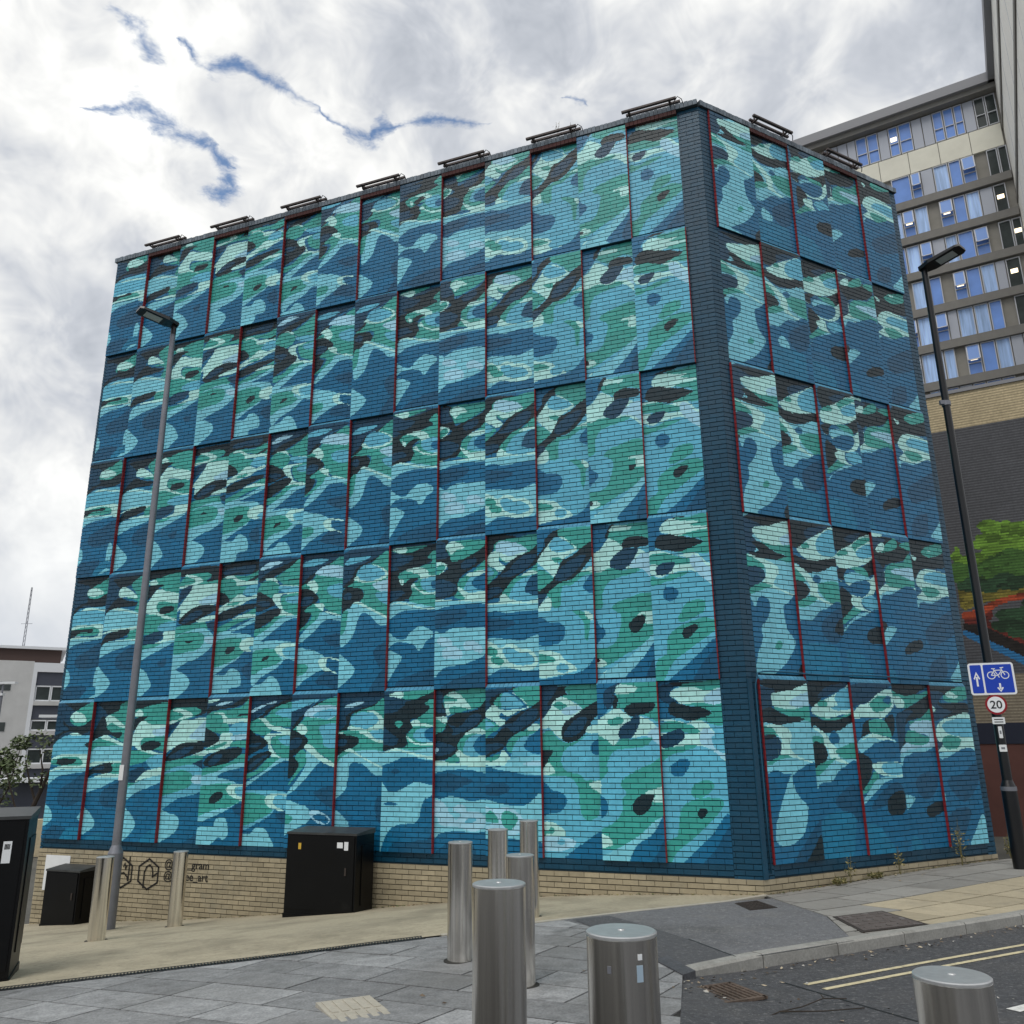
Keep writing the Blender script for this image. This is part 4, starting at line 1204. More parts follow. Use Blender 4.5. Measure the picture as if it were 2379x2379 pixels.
def fill(img, poly, val):
    H_, W_i = img.shape; x = poly[:, 0]; y = poly[:, 1]; tog = np.zeros((H_, W_i+1), np.int32)
    x2, y2 = np.roll(x, -1), np.roll(y, -1); rows = np.arange(H_)+.5
    for i in range(len(x)):
        ya, yb = sorted((y[i], y2[i]))
        r0, r1 = max(0, math.ceil(ya-.5)), min(H_, math.ceil(yb-.5))
        if r1 <= r0: continue
        rr = rows[r0:r1]; xx = x[i]+(rr-y[i])*(x2[i]-x[i])/(y2[i]-y[i])
        np.add.at(tog, (np.arange(r0, r1), np.clip(np.ceil(xx-.5), 0, W_i).astype(int)), 1)
    img[(np.cumsum(tog, 1)[:, :-1] % 2) == 1] = val
def raster(r, c):
    base, shp = panels[(5 if r == 5 else 4, c)]
    img = np.full((RY, RX), KEYS.index(base), np.int8); k = 4-r if r < 4 else 0
    for i, (ck, rows, p) in enumerate(shp):
        if rows and str(r) not in rows: continue
        q = p.copy()
        if k:
            h = c*1.7+i*2.3; cen = q.mean(0); inside = (q[:, 0] > 2) & (q[:, 0] < 98)
            if inside.all(): q = cen+(q-cen)*(1+.05*k*math.sin(h))
            q += np.array([1.5*k*math.sin(h*.7+1), .7*k*math.sin(h*.45)])
        fill(img, smooth_poly(q)*np.array([RX/100, RY/100]), KEYS.index(ck))
    return img

bld = empty('mural_building', (float(C0[0]), float(C0[1]), 0))
tag(bld, 'flat-roofed brick building painted with blue and green water mural panels', 'building')
OFF = np.array([C0[0], C0[1], 0])
def wall_pts(w, a, z, o):                       # a = distance along wall from the corner; arrays -> Nx3 relative to the building origin
    d, n = (D1, N1) if w == 1 else (D2, N2); a, z, o = np.broadcast_arrays(*map(np.asarray, (a, z, o)))
    return np.stack([d[0]*a+n[0]*o, d[1]*a+n[1]*o, z], -1)
def wbox(mb, w, s0, s1, z0, z1, o0, o1, c=None):
    P = [wall_pts(w, s_, z_, o_) for z_ in (z0, z1) for o_ in (o0, o1) for s_ in (s0, s1)]
    fs = [(0, 2, 3, 1), (4, 5, 7, 6), (0, 1, 5, 4), (2, 6, 7, 3), (0, 4, 6, 2), (1, 3, 7, 5)]
    if w == 2: fs = [f[::-1] for f in fs]
    mb.add(P, fs, c)
NC = 33; CH = HR/NC; BED = .0105; PERP = .0048; DEEP = .013; BEV = .0008
bricks = []     # dicts: verts, faces, colours, parent key, size on screen
def add_brick(w, s0, s1, z0, z1, o, colgrid, key):
    """one brick; s0<s1 distances from the corner; colgrid (nz,nx,3) painted left to right as seen, top to bottom"""
    nz, nx = colgrid.shape[:2]; o = o+random.uniform(-.0016, .0016)
    L, Rr = (s1, s0) if w == 1 else (s0, s1); sg = 1 if Rr > L else -1
    aa = np.linspace(L+sg*BEV, Rr-sg*BEV, nx+1); zz = np.linspace(z1-BEV, z0+BEV, nz+1)
    A, Zg = np.meshgrid(aa, zz); front = wall_pts(w, A.ravel(), Zg.ravel(), o)
    back = wall_pts(w, np.array([L, Rr, Rr, L]), np.array([z1, z1, z0, z0]), o-DEEP-.004)
    n = (nx+1)*(nz+1); i, j = np.meshgrid(np.arange(nx), np.arange(nz)); v00 = (j*(nx+1)+i).ravel()
    F4 = np.stack([v00, v00+nx+1, v00+nx+2, v00+1], -1)
    tl, tr, bl, br = 0, nx, nz*(nx+1), n-1
    S4 = np.array([[n, tl, tr, n+1], [n+1, tr, br, n+2], [n+2, br, bl, n+3], [n+3, bl, tl, n]])
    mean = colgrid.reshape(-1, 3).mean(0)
    bricks.append((np.concatenate([front, back]), np.concatenate([F4, S4]), np.concatenate([colgrid.reshape(-1, 3), np.repeat(mean[None]*.45, 4, 0)]), key))  # side faces get a darker paint colour, joint shadow put into it
def bond(s_lo, s_hi, odd, L=.225):
    e_ = []; x = s_lo-(L/2 if odd else 0)
    while x < s_hi-.012:
        a, b = max(x, s_lo), min(x+L, s_hi); x += L
        if b-a > .03: e_.append((a+(PERP/2 if a > s_lo+.001 else .001), b-(PERP/2 if b < s_hi-.001 else .001)))
    return e_
PROUD = {1: .018, 2: -.008}
parts = {}
ZTOP = ZB+5*HR; Z_COPE = ZTOP-.13
core = MB()
k_ = -.075; cc = k_*(N1+N2)/(1+float(N1@N2))
b1 = D1*LEND+N1*k_; b2 = D2*REND+N2*k_
foot_ = [tuple(b1), tuple(cc), tuple(b2), tuple(b2-N2*5.0), tuple(D1*7-N1*7.5), tuple(b1-N1*5.5)]
core.prism(foot_, -3.6, ZTOP-.10); parts['core'] = core.build('wall_core', M_mort, bld)
rf = MB(); rf.prism([(p[0]*.985, p[1]*.985) for p in foot_], ZTOP-.12, ZTOP-.06); rf.build('roof', M_roof, bld)
LEDGE = lin('#4a8cab')
for w in (1, 2):
    for r in range(1, 6):
        for ci in (range(1, 15) if w == 1 else range(15, 20)):
            loc = ci if w == 1 else ci-14; proud = (r+loc) % 2 == 0
            Wd = W1 if w == 1 else W2
            s_lo = (G1+(14-ci)*W1) if w == 1 else (G2+(ci-15)*W2); s_hi = s_lo+Wd
            z0 = ZB+(5-r)*HR; z1 = min(z0+HR, Z_COPE if r == 1 else 99)
            of = PROUD[w] if proud else -.05
            pm = MB(); wbox(pm, w, s_lo, s_hi, z0, z1, -.07, of-DEEP); key = (w, r, ci)
            parts[key] = pm.build('panel', M_mort, bld)
            img = raster(r, ci)
            if proud:
                # oxblood painted side, course by course
                rv = MB(); se = s_lo if w == 1 else s_lo
                for q in range(NC):
                    za = z0+q*CH
                    if za+CH > z1+.01: break
                    wbox(rv, w, se-.012, se-.0005, za+BED*.5, za+CH-BED*.5, -.05, of-.004+random.uniform(-.003, .002))
                wbox(rv, w, se-.006, se-.0005, z0, z1, -.055, of-.010)
                rv.build('red_reveal', M_red, parts[key])
                if r > 1:
                    lg = MB(); nb = 12; cb = gain(np.array(LEDGE))
                    for q in range(nb):
                        a0, a1 = s_lo+q*Wd/nb+.003, s_lo+(q+1)*Wd/nb-.003; kx = random.uniform(.85, 1.1)
                        P = [wall_pts(w, a, z_, o_) for a, z_, o_ in ((a0, z1-.002, of), (a1, z1-.002, of), (a1, z1+.055, -.046), (a0, z1+.055, -.046), (a0, z1-.002, -.06), (a1, z1-.002, -.06))]
                        f_ = [(0, 1, 2, 3), (0, 3, 4), (1, 5, 2), (0, 4, 5, 1)]
                        lg.add(P, [t_[::-1] for t_ in f_] if w == 1 else f_, tuple(cb*kx))
                    lg.build('ledge', M_paint, parts[key])
            for q in range(NC):
                za, zb_ = z0+q*CH+BED*.5, z0+(q+1)*CH-BED*.5
                if zb_ > z1+.005: break
                if r < 5 and not proud and q < 1: continue          # hidden behind the sloping ledge of the panel below
                for a, b in bond(s_lo, s_hi, (q+r) % 2, Wd/4):
                    nxg = max(3, round((b-a)/.0135)); nzg = 5
                    us = ((s_hi-a)/Wd, (s_hi-b)/Wd) if w == 1 else ((a-s_lo)/Wd, (b-s_lo)/Wd)
                    ul, ur = min(us), max(us); vt, vb = 1-(zb_-z0)/HR, 1-(za-z0)/HR
                    ix = np.clip((np.linspace(ul, ur, nxg*2+1)[1::2]*RX).astype(int), 0, RX-1); iy = np.clip((np.linspace(vt, vb, nzg*2+1)[1::2]*RY).astype(int), 0, RY-1)
                    g_ = img[np.ix_(iy, ix)]
                    if (g_ == g_[0, 0]).all(): g_ = g_[:1, :1]
                    add_brick(w, a, b, za, zb_, of, PCOL[g_]*random.uniform(.90, 1.08), key)
# plain dark strips either side of the corner, at the far end, below the panels
def plain(w, s_lo, s_hi, z0, z1, o, colr, key, n0, name, mm, zfun=None, vary=.1):
    pm = MB(); wbox(pm, w, s_lo, s_hi, z0, z1, -.07, o-DEEP); parts[key] = pm.build(name, mm, bld)
    q = n0
    nq = int(round((z1-z0)/CH))
    for q in range(nq):
        zb_, za = z1-q*CH-BED*.5, z1-(q+1)*CH+BED*.5
        for a, b in bond(s_lo, s_hi, (q+n0) % 2):
            if zfun is not None and zb_ < zfun((a+b)/2)-.02: continue
            add_brick(w, a, b, za, zb_, o, np.array([[np.clip(np.array(colr)*random.uniform(1-vary, 1+vary), 0, .9)]]), key)
CRS = .05*float(N2@D1)/(1+float(N1@N2))*-1     # crease of the recessed planes
bandc = gain(BAND)*.8
cz0 = ZB-.168
plain(1, CRS, G1, cz0, Z_COPE, -.05, bandc, 'cornerL', 0, 'corner_strip', M_mort)
plain(2, CRS, G2, cz0, Z_COPE, -.05, bandc, 'cornerR', 0, 'corner_strip', M_mort)
plain(1, G1+14*W1, LEND, cz0, Z_COPE, -.05, bandc, 'endL', 0, 'end_strip', M_mort)
plain(2, G2+5*W2, REND, cz0, Z_COPE, -.05, bandc, 'endR', 0, 'end_strip', M_mort)
plain(1, G1, G1+14*W1, cz0, ZB, -.05, bandc*.9, 'bandL', 1, 'base_band', M_mort)
plain(2, G2, G2+5*W2, cz0, ZB, -.05, bandc*.9, 'bandR', 1, 'base_band', M_mort)
CREAM = lin('#a3987f')
def zl(w): return lambda s_: g1z(*wp(w, s_, .05))
plain(1, CRS-.004, LEND+.01, cz0-18*CH, cz0, -.042, CREAM, 'plinthL', 0, 'plinth', M_cream_mort, zl(1), .13)
plain(2, CRS-.004, REND+.01, cz0-5*CH, cz0, -.042, CREAM, 'plinthR', 0, 'plinth', M_cream_mort, zl(2), .13)

# which bricks show largest from the street: those become objects of their own
def psize(vs):
    P = vs[:, :3]+OFF; d = P@fw; x = F_PX*(P@rt)/d; y = F_PX*(P@upv)/d
    if x.max() > 1180 or x.min() < -1180: return 0
    return (x.max()-x.min())*(y.max()-y.min())
for w_ in [0]:
    sizes = np.array([psize(b_[0]) for b_ in bricks]); order = np.argsort(-sizes); single = set(order[:290].tolist())
V_, F_, C_, nv = [], [], [], 0
for i, (v, f, c, key) in enumerate(bricks):
    if i in single:
        me = bpy.data.meshes.new('brick'); cen = v.mean(0); me.from_pydata((v-cen).tolist(), [], f.tolist())
        a = me.attributes.new('paint', 'FLOAT_COLOR', 'FACE'); a.data.foreach_set('color', np.concatenate([c, np.ones((len(c), 1))], 1).astype('f').ravel())
        me.materials.append(M_paint); o = link('brick', me, parts[key]); o.location = cen
    else: V_.append(v); F_.append(f+nv); C_.append(c); nv += len(v)
V_, F_, C_ = np.concatenate(V_), np.concatenate(F_), np.concatenate(C_)
me = bpy.data.meshes.new('brickwork'); me.vertices.add(len(V_)); me.vertices.foreach_set('co', V_.astype('f').ravel())
me.loops.add(F_.size); me.loops.foreach_set('vertex_index', F_.astype('i').ravel()); me.polygons.add(len(F_)); me.polygons.foreach_set('loop_start', np.arange(0, F_.size, 4, dtype='i')); me.polygons.foreach_set('use_smooth', np.zeros(len(F_), bool))
me.update(calc_edges=True); a = me.attributes.new('paint', 'FLOAT_COLOR', 'FACE'); a.data.foreach_set('color', np.concatenate([C_, np.ones((len(C_), 1))], 1).astype('f').ravel())
me.materials.append(M_paint); bw = link('brickwork', me, bld); bw['kind'] = 'stuff'
print('bricks', len(bricks), 'quads', len(F_), 'pavers', npav, 'slabs', nsl)

# coping of bricks on edge, soffits over the recessed bays
for w, E_ in ((1, LEND), (2, REND)):
    cpm = MB(); x = .03
    while x < E_-.04:
        kx = random.uniform(.6, 1.1); cb = tuple(np.array(lin('#75808a'))*kx)
        wbox(cpm, w, x+.004, x+.071, Z_COPE+.008, ZTOP-.018+random.uniform(-.006, .006), -.16, PROUD[w]+.006+random.uniform(-.003, .003), cb); x += .075
    wbox(cpm, w, .03, E_-.01, Z_COPE+.004, ZTOP-.03, -.15, PROUD[w]-.004, tuple(np.array(lin('#3c464d'))))
    tag(cpm.build('coping', M_cope, bld), kind='stuff')
    for ci in (range(1, 15) if w == 1 else range(1, 6)):
        if (1+ci) % 2 == 1:
            s_lo = (G1+(14-ci)*W1) if w == 1 else (G2+(ci-1)*W2); sm = MB(); wd = W1 if w == 1 else W2
            for q in range(12): wbox(sm, w, s_lo+q*wd/12+.003, s_lo+(q+1)*wd/12-.003, Z_COPE-.075, Z_COPE+.003, -.05, PROUD[w]+.002)
            sm.build('soffit', M_redd, bld)
# cable on the short wall
cb = MB(); pts = [wall_pts(2, s_, ZB+HR+.095+.012*math.sin(s_*3), .02) for s_ in np.linspace(4.95, .42, 14)]+[wall_pts(2, s_, z_, o_) for s_, z_, o_ in ((.30, ZB+HR+.10, .02), (.20, ZB+HR+.08, .0), (.165, ZB+HR-.1, -.03), (.16, ZB+.8, -.03), (.16, ZB-.1, -.03))]
cb.tube(pts, .011, 8); cb.build('cable', mat('painted_cable', lin('#1c5570'), rough=.6), bld, smooth=True)
cb = MB(); wbox(cb, 2, CRS+.0, CRS+.075, cz0, ZB+HR*1.0, -.045, -.022); cb.build('conduit', mat('painted_conduit', gain(BAND)*.75, rough=.6, noise=.1), bld)

# floodlight bars on the parapet
def floodlight(w, s_mid, label, group):
    e_ = empty('floodlight_bar', tuple(OFF+wall_pts(w, s_mid, ZTOP-.02, 0))); e_.rotation_euler = (0, 0, math.atan2(D2[1], D2[0]) if w == 2 else math.atan2(-D1[1], -D1[0])); tag(e_, label, 'floodlight', group)
    M_fl = mat('weathered_fitting', lin('#4d4442'), rough=.6, metal=.2, noise=.2, nscale=20)
    # local x along the wall to the right, local -y outwards
    MB().box(0, -.12, .045, .96, .05, .035).build('light_bar', M_fl, e_)
    MB().box(.05, .02, .078, .96, .045, .035).build('light_bar', M_fl, e_)
    for x in (-.36, .36):
        b_ = MB(); b_.box(x, -.05, .028, .035, .22, .018); b_.box(x, .03, .01, .03, .03, .10); b_.box(x, -.03, .09, .035, .012, .06); b_.build('bracket', M_fl, e_)
    b_ = MB(); b_.tube([(.42, -.05, .02), (.5, -.08, .10), (.56, -.06, .05), (.58, -.03, -.01)], .008, 6); b_.build('lead', M_black, e_)
for ci in range(2, 15, 2): floodlight(1, G1+(14-ci)*W1+.45, 'linear floodlight on brackets along the parapet of the long mural wall', 'floodlight bars on the long wall')
for ci in (2, 4): floodlight(2, G2+(ci-1)*W2+.47, 'linear floodlight on brackets along the parapet of the short mural wall', 'floodlight bars on the short wall')

# poster and stencilled marks on the plinth (parts of the wall's paint)
def wall_obj(name, me, w, s, z, o, parent=None):
    ob = link(name, me, parent or bld); p = wall_pts(w, s, z, o); ob.location = tuple(p)
    x = -D1 if w == 1 else D2; n = N1 if w == 1 else N2
    ob.rotation_euler = Matrix(((x[0], 0, n[0]), (x[1], 0, n[1]), (0, 1, 0))).to_euler(); return ob
PO = -.036
pst = MB(); pst.box(0, 0, 0, .60, .60, .004); po = wall_obj('poster', pst.mesh('poster', M_whitep), 1, 12.55, -2.15, PO+.003); po['label'] = 'blank white square poster on cream brick'
def ring_poly(pts, w_):
    b_ = MB()
    for a_, c_ in zip(pts, pts[1:]):
        a_, c_ = Vector(a_), Vector(c_); d = (c_-a_).normalized(); n = Vector((-d.y, d.x))*w_/2; a_ = a_-d*w_*.4; c_ = c_+d*w_*.4
        b_.prism([tuple(a_-n), tuple(c_-n), tuple(c_+n), tuple(a_+n)], 0, .0012)
    return b_
hexp = [(0, .245), (.215, .12), (.215, -.13), (0, -.245), (-.215, -.12), (-.215, .12), (0, .245)]
for s_, inner in ((10.41, [(-.09, -.22), (-.09, .03), (-.04, .12), (.02, .15), (.08, .10), (.10, .02), (.10, -.04), (.19, .02)]), (11.0, [(-.1, -.1), (-.06, -.02), (.04, .0), (.12, -.06), (.14, -.12)])):
    wall_obj('stencil_emblem', ring_poly(hexp, .03).mesh('stencil_emblem', M_ink), 1, s_, -2.085, PO)
    wall_obj('stencil_emblem', ring_poly(inner, .026).mesh('stencil_emblem', M_ink), 1, s_, -2.085, PO+.0015)
wall_obj('stencil_emblem', ring_poly([(.15, .26), (.15, -.12)], .025).mesh('stencil_emblem', M_ink), 1, 11.0, -2.085, PO+.003)
wall_obj('stencil_emblem', ring_poly([(.02, .10), (.05, .16), (.07, .06), (.10, .12)], .018).mesh('stencil_emblem', M_ink), 1, 11.0, -2.085, PO+.003)
for body, s_, z_ in (('@l', 10.07, -1.965), ('_gram', 9.57, -1.965), ('@t', 10.07, -2.155), ('ee_art', 9.60, -2.155)):
    wall_obj('stencil_lettering', text_mesh(body, .185, M_ink, .0008), 1, s_, z_, PO)

# ------------------------------------------------------------------ bollards
BOL_H = 1.0
def bollard(x, y, ztop, label, group, lean=0, rad=.11, dents=()):
    zg = min(g1z(x, y), float(road_z(np.float64(x), np.float64(y)))) if x > 1.2 else g1z(x, y)
    e_ = empty('bollard', (x, y, zg), 0); tag(e_, label, 'bollard', group); h = ztop-zg
    b_ = MB(); b_.lathe([(rad, -.05), (rad, h*.2), (rad, h*.4), (rad, h*.6), (rad, h*.8), (rad, h-.012), (rad-.0025, h-.010)], 56)
    for dz, da, dr_ in dents:
        for i, v in enumerate(b_.v):
            a_ = math.atan2(v[1], v[0]); q = math.exp(-((a_-da)**2)/.02-((v[2]-dz)**2)/.004); b_.v[i] = (v[0]*(1-dr_*q), v[1]*(1-dr_*q), v[2])
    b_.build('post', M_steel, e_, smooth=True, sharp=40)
    c_ = MB(); c_.lathe([(rad-.002, h-.012), (rad+.0005, h-.009), (rad+.0005, h-.003), (rad-.004, h), (.05, h+.001), (.012, h+.0012)], 56); c_.build('cap', M_steel_top, e_, smooth=True, sharp=30)
    c_ = MB(); c_.lathe([(.012, h+.001), (.010, h+.004), (.004, h+.005)], 12); c_.build('cap_bolt', M_steel_top, e_)
    c_ = MB(); c_.lathe([(rad+.03, -.02), (rad+.03, .004), (rad+.001, .006)], 40); c_.build('base_collar', M_bed, e_)
    return e_
BG = 'steel bollards'
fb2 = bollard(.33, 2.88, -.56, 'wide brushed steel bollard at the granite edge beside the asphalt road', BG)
hz_ = -.56-g1z(.33, 2.88)
for an_, dz_, w_, h_, m_ in ((-68, .055, .014, .016, M_whitep), (-69, .10, .020, .045, mat('sticker_residue', lin('#9fb4c4'), rough=.5)), (-118, .09, .012, .02, M_galv)):
    a_ = R(an_); MB().box(0, 0, 0, w_, .002, h_, Matrix.Translation((.1105*math.cos(a_), .1105*math.sin(a_), hz_-dz_)) @ Matrix.Rotation(a_+math.pi/2, 4, 'Z')).build('sticker', m_, fb2)
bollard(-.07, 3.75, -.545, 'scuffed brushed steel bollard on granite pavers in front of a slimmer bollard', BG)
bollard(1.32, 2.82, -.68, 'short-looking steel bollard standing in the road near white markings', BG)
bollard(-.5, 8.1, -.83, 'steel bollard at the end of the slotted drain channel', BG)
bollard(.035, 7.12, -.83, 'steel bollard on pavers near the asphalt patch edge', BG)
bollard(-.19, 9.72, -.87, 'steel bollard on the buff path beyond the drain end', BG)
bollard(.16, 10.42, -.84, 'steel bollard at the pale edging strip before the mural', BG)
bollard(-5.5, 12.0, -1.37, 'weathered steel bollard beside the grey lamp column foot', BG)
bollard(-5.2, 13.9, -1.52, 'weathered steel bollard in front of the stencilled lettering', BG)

# ------------------------------------------------------------------ cabinets
def cabinet(loc, rz, w, d, h, label, doors=2, stickers=(), top_over=.012, plinth=.0):
    e_ = empty('utility_cabinet', loc, rz); tag(e_, label, 'cabinet')
    MB().box(0, 0, h/2-.1, w, d, h+.2-.03).build('body', M_cab, e_)                   # local -y is the front
    t_ = MB(); t_.prism([(-w/2-top_over, -d/2-top_over), (w/2+top_over, -d/2-top_over), (w/2+top_over, d/2+top_over), (-w/2-top_over, d/2+top_over)], h-.03, [h+.0, h+.0, h+.045, h+.045]); t_.build('top', M_cabtop, e_)
    MB().box(0, 0, -.04, w+.02, d+.02, .16).build('base', M_cab, e_)
    for i in range(doors):
        dw = (w-.05)/doors; x = -w/2+.025+dw*(i+.5); dd = MB(); dd.box(x, -d/2-.006, h*.5+.03, dw-.012, .014, h-.16); do = dd.build('door', M_cab, e_)
        hb = MB(); hb.box(x+dw*.38*(1 if i % 2 == 0 else -1), -d/2-.018, h*.55, .03, .014, .11); hb.build('handle', M_iron, do)
    for (x, z, sw, sh, m_) in stickers: MB().box(x, -d/2-.0145, z, sw, .003, sh).build('sticker', m_, e_)
    for sx_ in (-1, 1): MB().box(sx_*(w/2+.006), d*.1, h*.5, .012, d*.6, h*.7).build('side_panel', M_cab, e_)
    return e_
# big one at the left edge: right side runs from (-4.83,8.80) to (-5.27,9.84)
sv = Vector((-.44, 1.04)).normalized(); rzA = math.atan2(sv.y, sv.x)-math.pi/2
wA, dA = 1.25, .75; cA = Vector((-4.83, 8.80))+sv*dA/2-Vector((sv.y, -sv.x))*wA/2
cabinet((cA.x, cA.y, g1z(-4.9, 9.1)), rzA, wA, dA, 1.50, 'tall black utility cabinet with pale label beside the drain channel', 2, [(wA/2-.16, 1.17, .075, .20, M_whitep), (wA/2-.16, 1.22, .05, .05, M_signk)])
def on_wall_obj(s_, off): p = wp(1, s_, off); return float(p[0]), float(p[1])
aw = math.atan2(-D1[1], -D1[0])
x, y = on_wall_obj(6.47, .36); M_ylab = mat('yellow_label', lin('#c9a43a'), rough=.5)
cabinet((x, y, g1z(x, y)-.02), aw, 1.24, .52, 1.20, 'wide black utility cabinet with yellow and white labels against the mural wall', 1, [(-.38, 1.0, .05, .09, M_ylab), (.34, 1.03, .10, .08, M_whitep), (.45, 1.02, .07, .12, M_whitep)])
x, y = on_wall_obj(11.85, .26)
cabinet((x, y, g1z(x, y)-.03), aw, .78, .38, .93, 'small black utility cabinet beside the white poster on cream brick', 1)

# ------------------------------------------------------------------ lamp columns
def lamp_head(e_, top, ang, tilt, m):
    M_ = Matrix.Translation(top) @ Matrix.Rotation(ang, 4, 'Z') @ Matrix.Rotation(-tilt, 4, 'Y')
    b_ = MB(); prof = [(-.06, .09), (.05, .12), (.14, .155), (.62, .165), (.68, .12)]
    vs = []
    for x_, hw in prof: vs += [(x_, -hw, 0), (x_, hw, 0), (x_, hw*.9, .075 if x_ < .3 else .05), (x_, -hw*.9, .075 if x_ < .3 else .05)]
    fs = [(0, 3, 2, 1), (16, 17, 18, 19)]
    for i in range(4):
        for k in range(4): a_, c_ = i*4+k, i*4+(k+1) % 4; fs.append((a_, c_, c_+4, a_+4))
    h_ = b_.add([M_ @ Vector(v) for v in vs], fs).build('lamp_head', m, e_)
    MB().box(.40, 0, -.004, .30, .20, .006, M_).build('lamp_glass', mat('led_lens', lin('#b9bcba'), rough=.35), h_)
    MB().box(.40, 0, -.001, .42, .27, .004, M_).build('lens_frame', mat('lens_surround', lin('#202226'), rough=.5), h_)
    MB().tube([M_ @ Vector((0, 0, .02)), top+Vector((0, 0, -.22))], [.05, .048], 14).build('neck', m, h_)
bx_, by_ = -6.40, 14.30; zb_ = g1z(bx_, by_)
lp = empty('lamp_column', (bx_, by_, zb_)); tag(lp, 'grey steel lamp column with flat black head before the mural', 'street lamp')
MB().tube([(0, 0, -.1), (0, 0, 1.12)], .115, 24).build('base_tube', M_galv, lp, smooth=True, sharp=40)
MB().tube([(0, 0, 1.12), (0, 0, 1.24)], [.115, .07], 24).build('shoulder', M_galv, lp, smooth=True, sharp=40)
MB().tube([(0, 0, 1.24), (0, 0, 10.28)], [.07, .048], 20).build('column', M_galv, lp, smooth=True, sharp=40)
lamp_head(lp, Vector((0, 0, 10.46)), R(222), R(8), M_black)
MB().box(-.02, -.075, 2.35, .07, .006, .24).build('number_plate', M_whitep, lp)
rx_, ry_ = 7.33, 13.04; rzb = g1z(rx_, ry_)
rp = empty('lamp_column', (rx_, ry_, rzb)); tag(rp, 'black lamp column carrying road signs at the end of the mural wall', 'street lamp')
MB().tube([(0, 0, -.1), (0, 0, 1.12)], .105, 24).build('base_tube', M_black, rp, smooth=True, sharp=40)
MB().tube([(0, 0, 1.12), (0, 0, 1.22)], [.105, .07], 24).build('shoulder', M_black, rp, smooth=True, sharp=40)
MB().tube([(0, 0, 1.22), (0, 0, 9.62)], [.07, .052], 20).build('column', M_black, rp, smooth=True, sharp=40)
lamp_head(rp, Vector((0, 0, 9.80)), R(-52), R(8), M_black)
MB().tube([(0, 0, 1.07), (0, 0, 1.13)], .109, 24).build('steel_band', M_galv, rp)
b_ = MB(); b_.box(-.07, -.03, 7.27, .10, .05, .07); b_.tube([(0, 0, 7.22), (0, 0, 7.30)], .072, 16); b_.build('photocell', M_galv, rp)
# signs on that column, facing the street
SA = math.atan2(-13.04, -7.33)+math.pi/2+R(10)
def sign_root(name, z, label, off=.085):
    e_ = empty(name, (rx_+math.cos(SA-math.pi/2)*off, ry_+math.sin(SA-math.pi/2)*off, z), SA); tag(e_, label, 'road sign'); return e_
def rrect(w, h, r, n=6):
    o_ = []
    for cx_, cy_, a0 in ((w/2-r, h/2-r, 0), (-w/2+r, h/2-r, 90), (-w/2+r, -h/2+r, 180), (w/2-r, -h/2+r, 270)):
        o_ += [(cx_+r*math.cos(R(a0+90*i/n)), cy_+r*math.sin(R(a0+90*i/n))) for i in range(n+1)]
    return o_
RXm = Matrix.Rotation(R(90), 4, 'X')
def flat(poly, y0, y1, name, m, parent, dx=0, dz=0):
    b_ = MB(); b_.prism([(p[0]+dx, p[1]+dz) for p in poly], y0, y1); b_.v = [tuple(RXm @ Vector(v)) for v in b_.v]; return b_.build(name, m, parent)
sg = sign_root('cycle_lane_sign', .92, 'blue sign with up arrow and bicycle above a down arrow')
flat(rrect(.62, .48, .04), 0, .006, 'plate', M_signw, sg)
flat(rrect(.155, .425, .018), .006, .008, 'blue_panel', M_signb, sg, -.205); flat(rrect(.385, .425, .018), .006, .008, 'blue_panel', M_signb, sg, .09)
def arrow(dx, dz, L, up_):
    s_ = 1 if up_ else -1
    flat([(-.013, -L/2*s_), (.013, -L/2*s_), (.013, L*.15*s_), (-.013, L*.15*s_)][::s_], .008, .0095, 'arrow', M_signw, sg, dx, dz)
    flat([(-.045, L*.02*s_), (0, L*.5*s_), (.045, L*.02*s_), (.028, L*.02*s_-.012*s_), (0, L*.30*s_), (-.028, L*.02*s_-.012*s_)][::-s_], .008, .0097, 'arrow_head', M_signw, sg, dx, dz)
arrow(-.205, .0, .22, True); arrow(.095, -.135, .13, False)
def bar(p, q, w_, name):
    d = Vector((q[0]-p[0], q[1]-p[1])).normalized(); n = Vector((-d.y, d.x))*w_/2; p, q = Vector(p), Vector(q)
    flat([tuple(p-n), tuple(q-n), tuple(q+n), tuple(p+n)], .008, .0096, name, M_signw, sg, .09, .06)
def annulus(cx_, cz_, r0, r1, name, m, parent, y0, y1, dx=0, dz=0, n=28):
    b_ = MB(); vs = []
    for i in range(n):
        a_ = 2*math.pi*i/n; vs += [(cx_+dx+r*math.cos(a_), y, cz_+dz+r*math.sin(a_)) for r in (r0, r1) for y in (-y0, -y1)]
    fs = []
    for i in range(n):
        j = (i+1) % n; fs += [(4*i+1, 4*i+3, 4*j+3, 4*j+1), (4*i+2, 4*j+2, 4*j+3, 4*i+3), (4*i, 4*i+1, 4*j+1, 4*j)]
    b_.add(vs, [f[::-1] for f in fs]); return b_.build(name, m, parent)
for cx_ in (-.092, .092): annulus(cx_, -.01, .046, .058, 'bicycle_wheel', M_signw, sg, .008, .0096, .09, .06)
for p, q in (((-.092, -.01), (-.045, .065)), ((-.045, .065), (.06, .065)), ((.06, .065), (.092, -.01)), ((.06, .065), (.0, -.015)), ((-.045, .065), (.0, -.015)), ((0, -.015), (-.092, -.01)), ((.06, .065), (.05, .10)), ((.035, .10), (.085, .105)), ((-.05, .065), (-.055, .09)), ((-.08, .09), (-.03, .09)), ((0, -.015), (.012, -.045))): bar(p, q, .012, 'bicycle_bar')
s20 = sign_root('speed_limit_sign', .535, 'round speed limit sign reading 20 with red border')
circ = lambda r: [(r*math.cos(2*math.pi*i/40), r*math.sin(2*math.pi*i/40)) for i in range(40)]
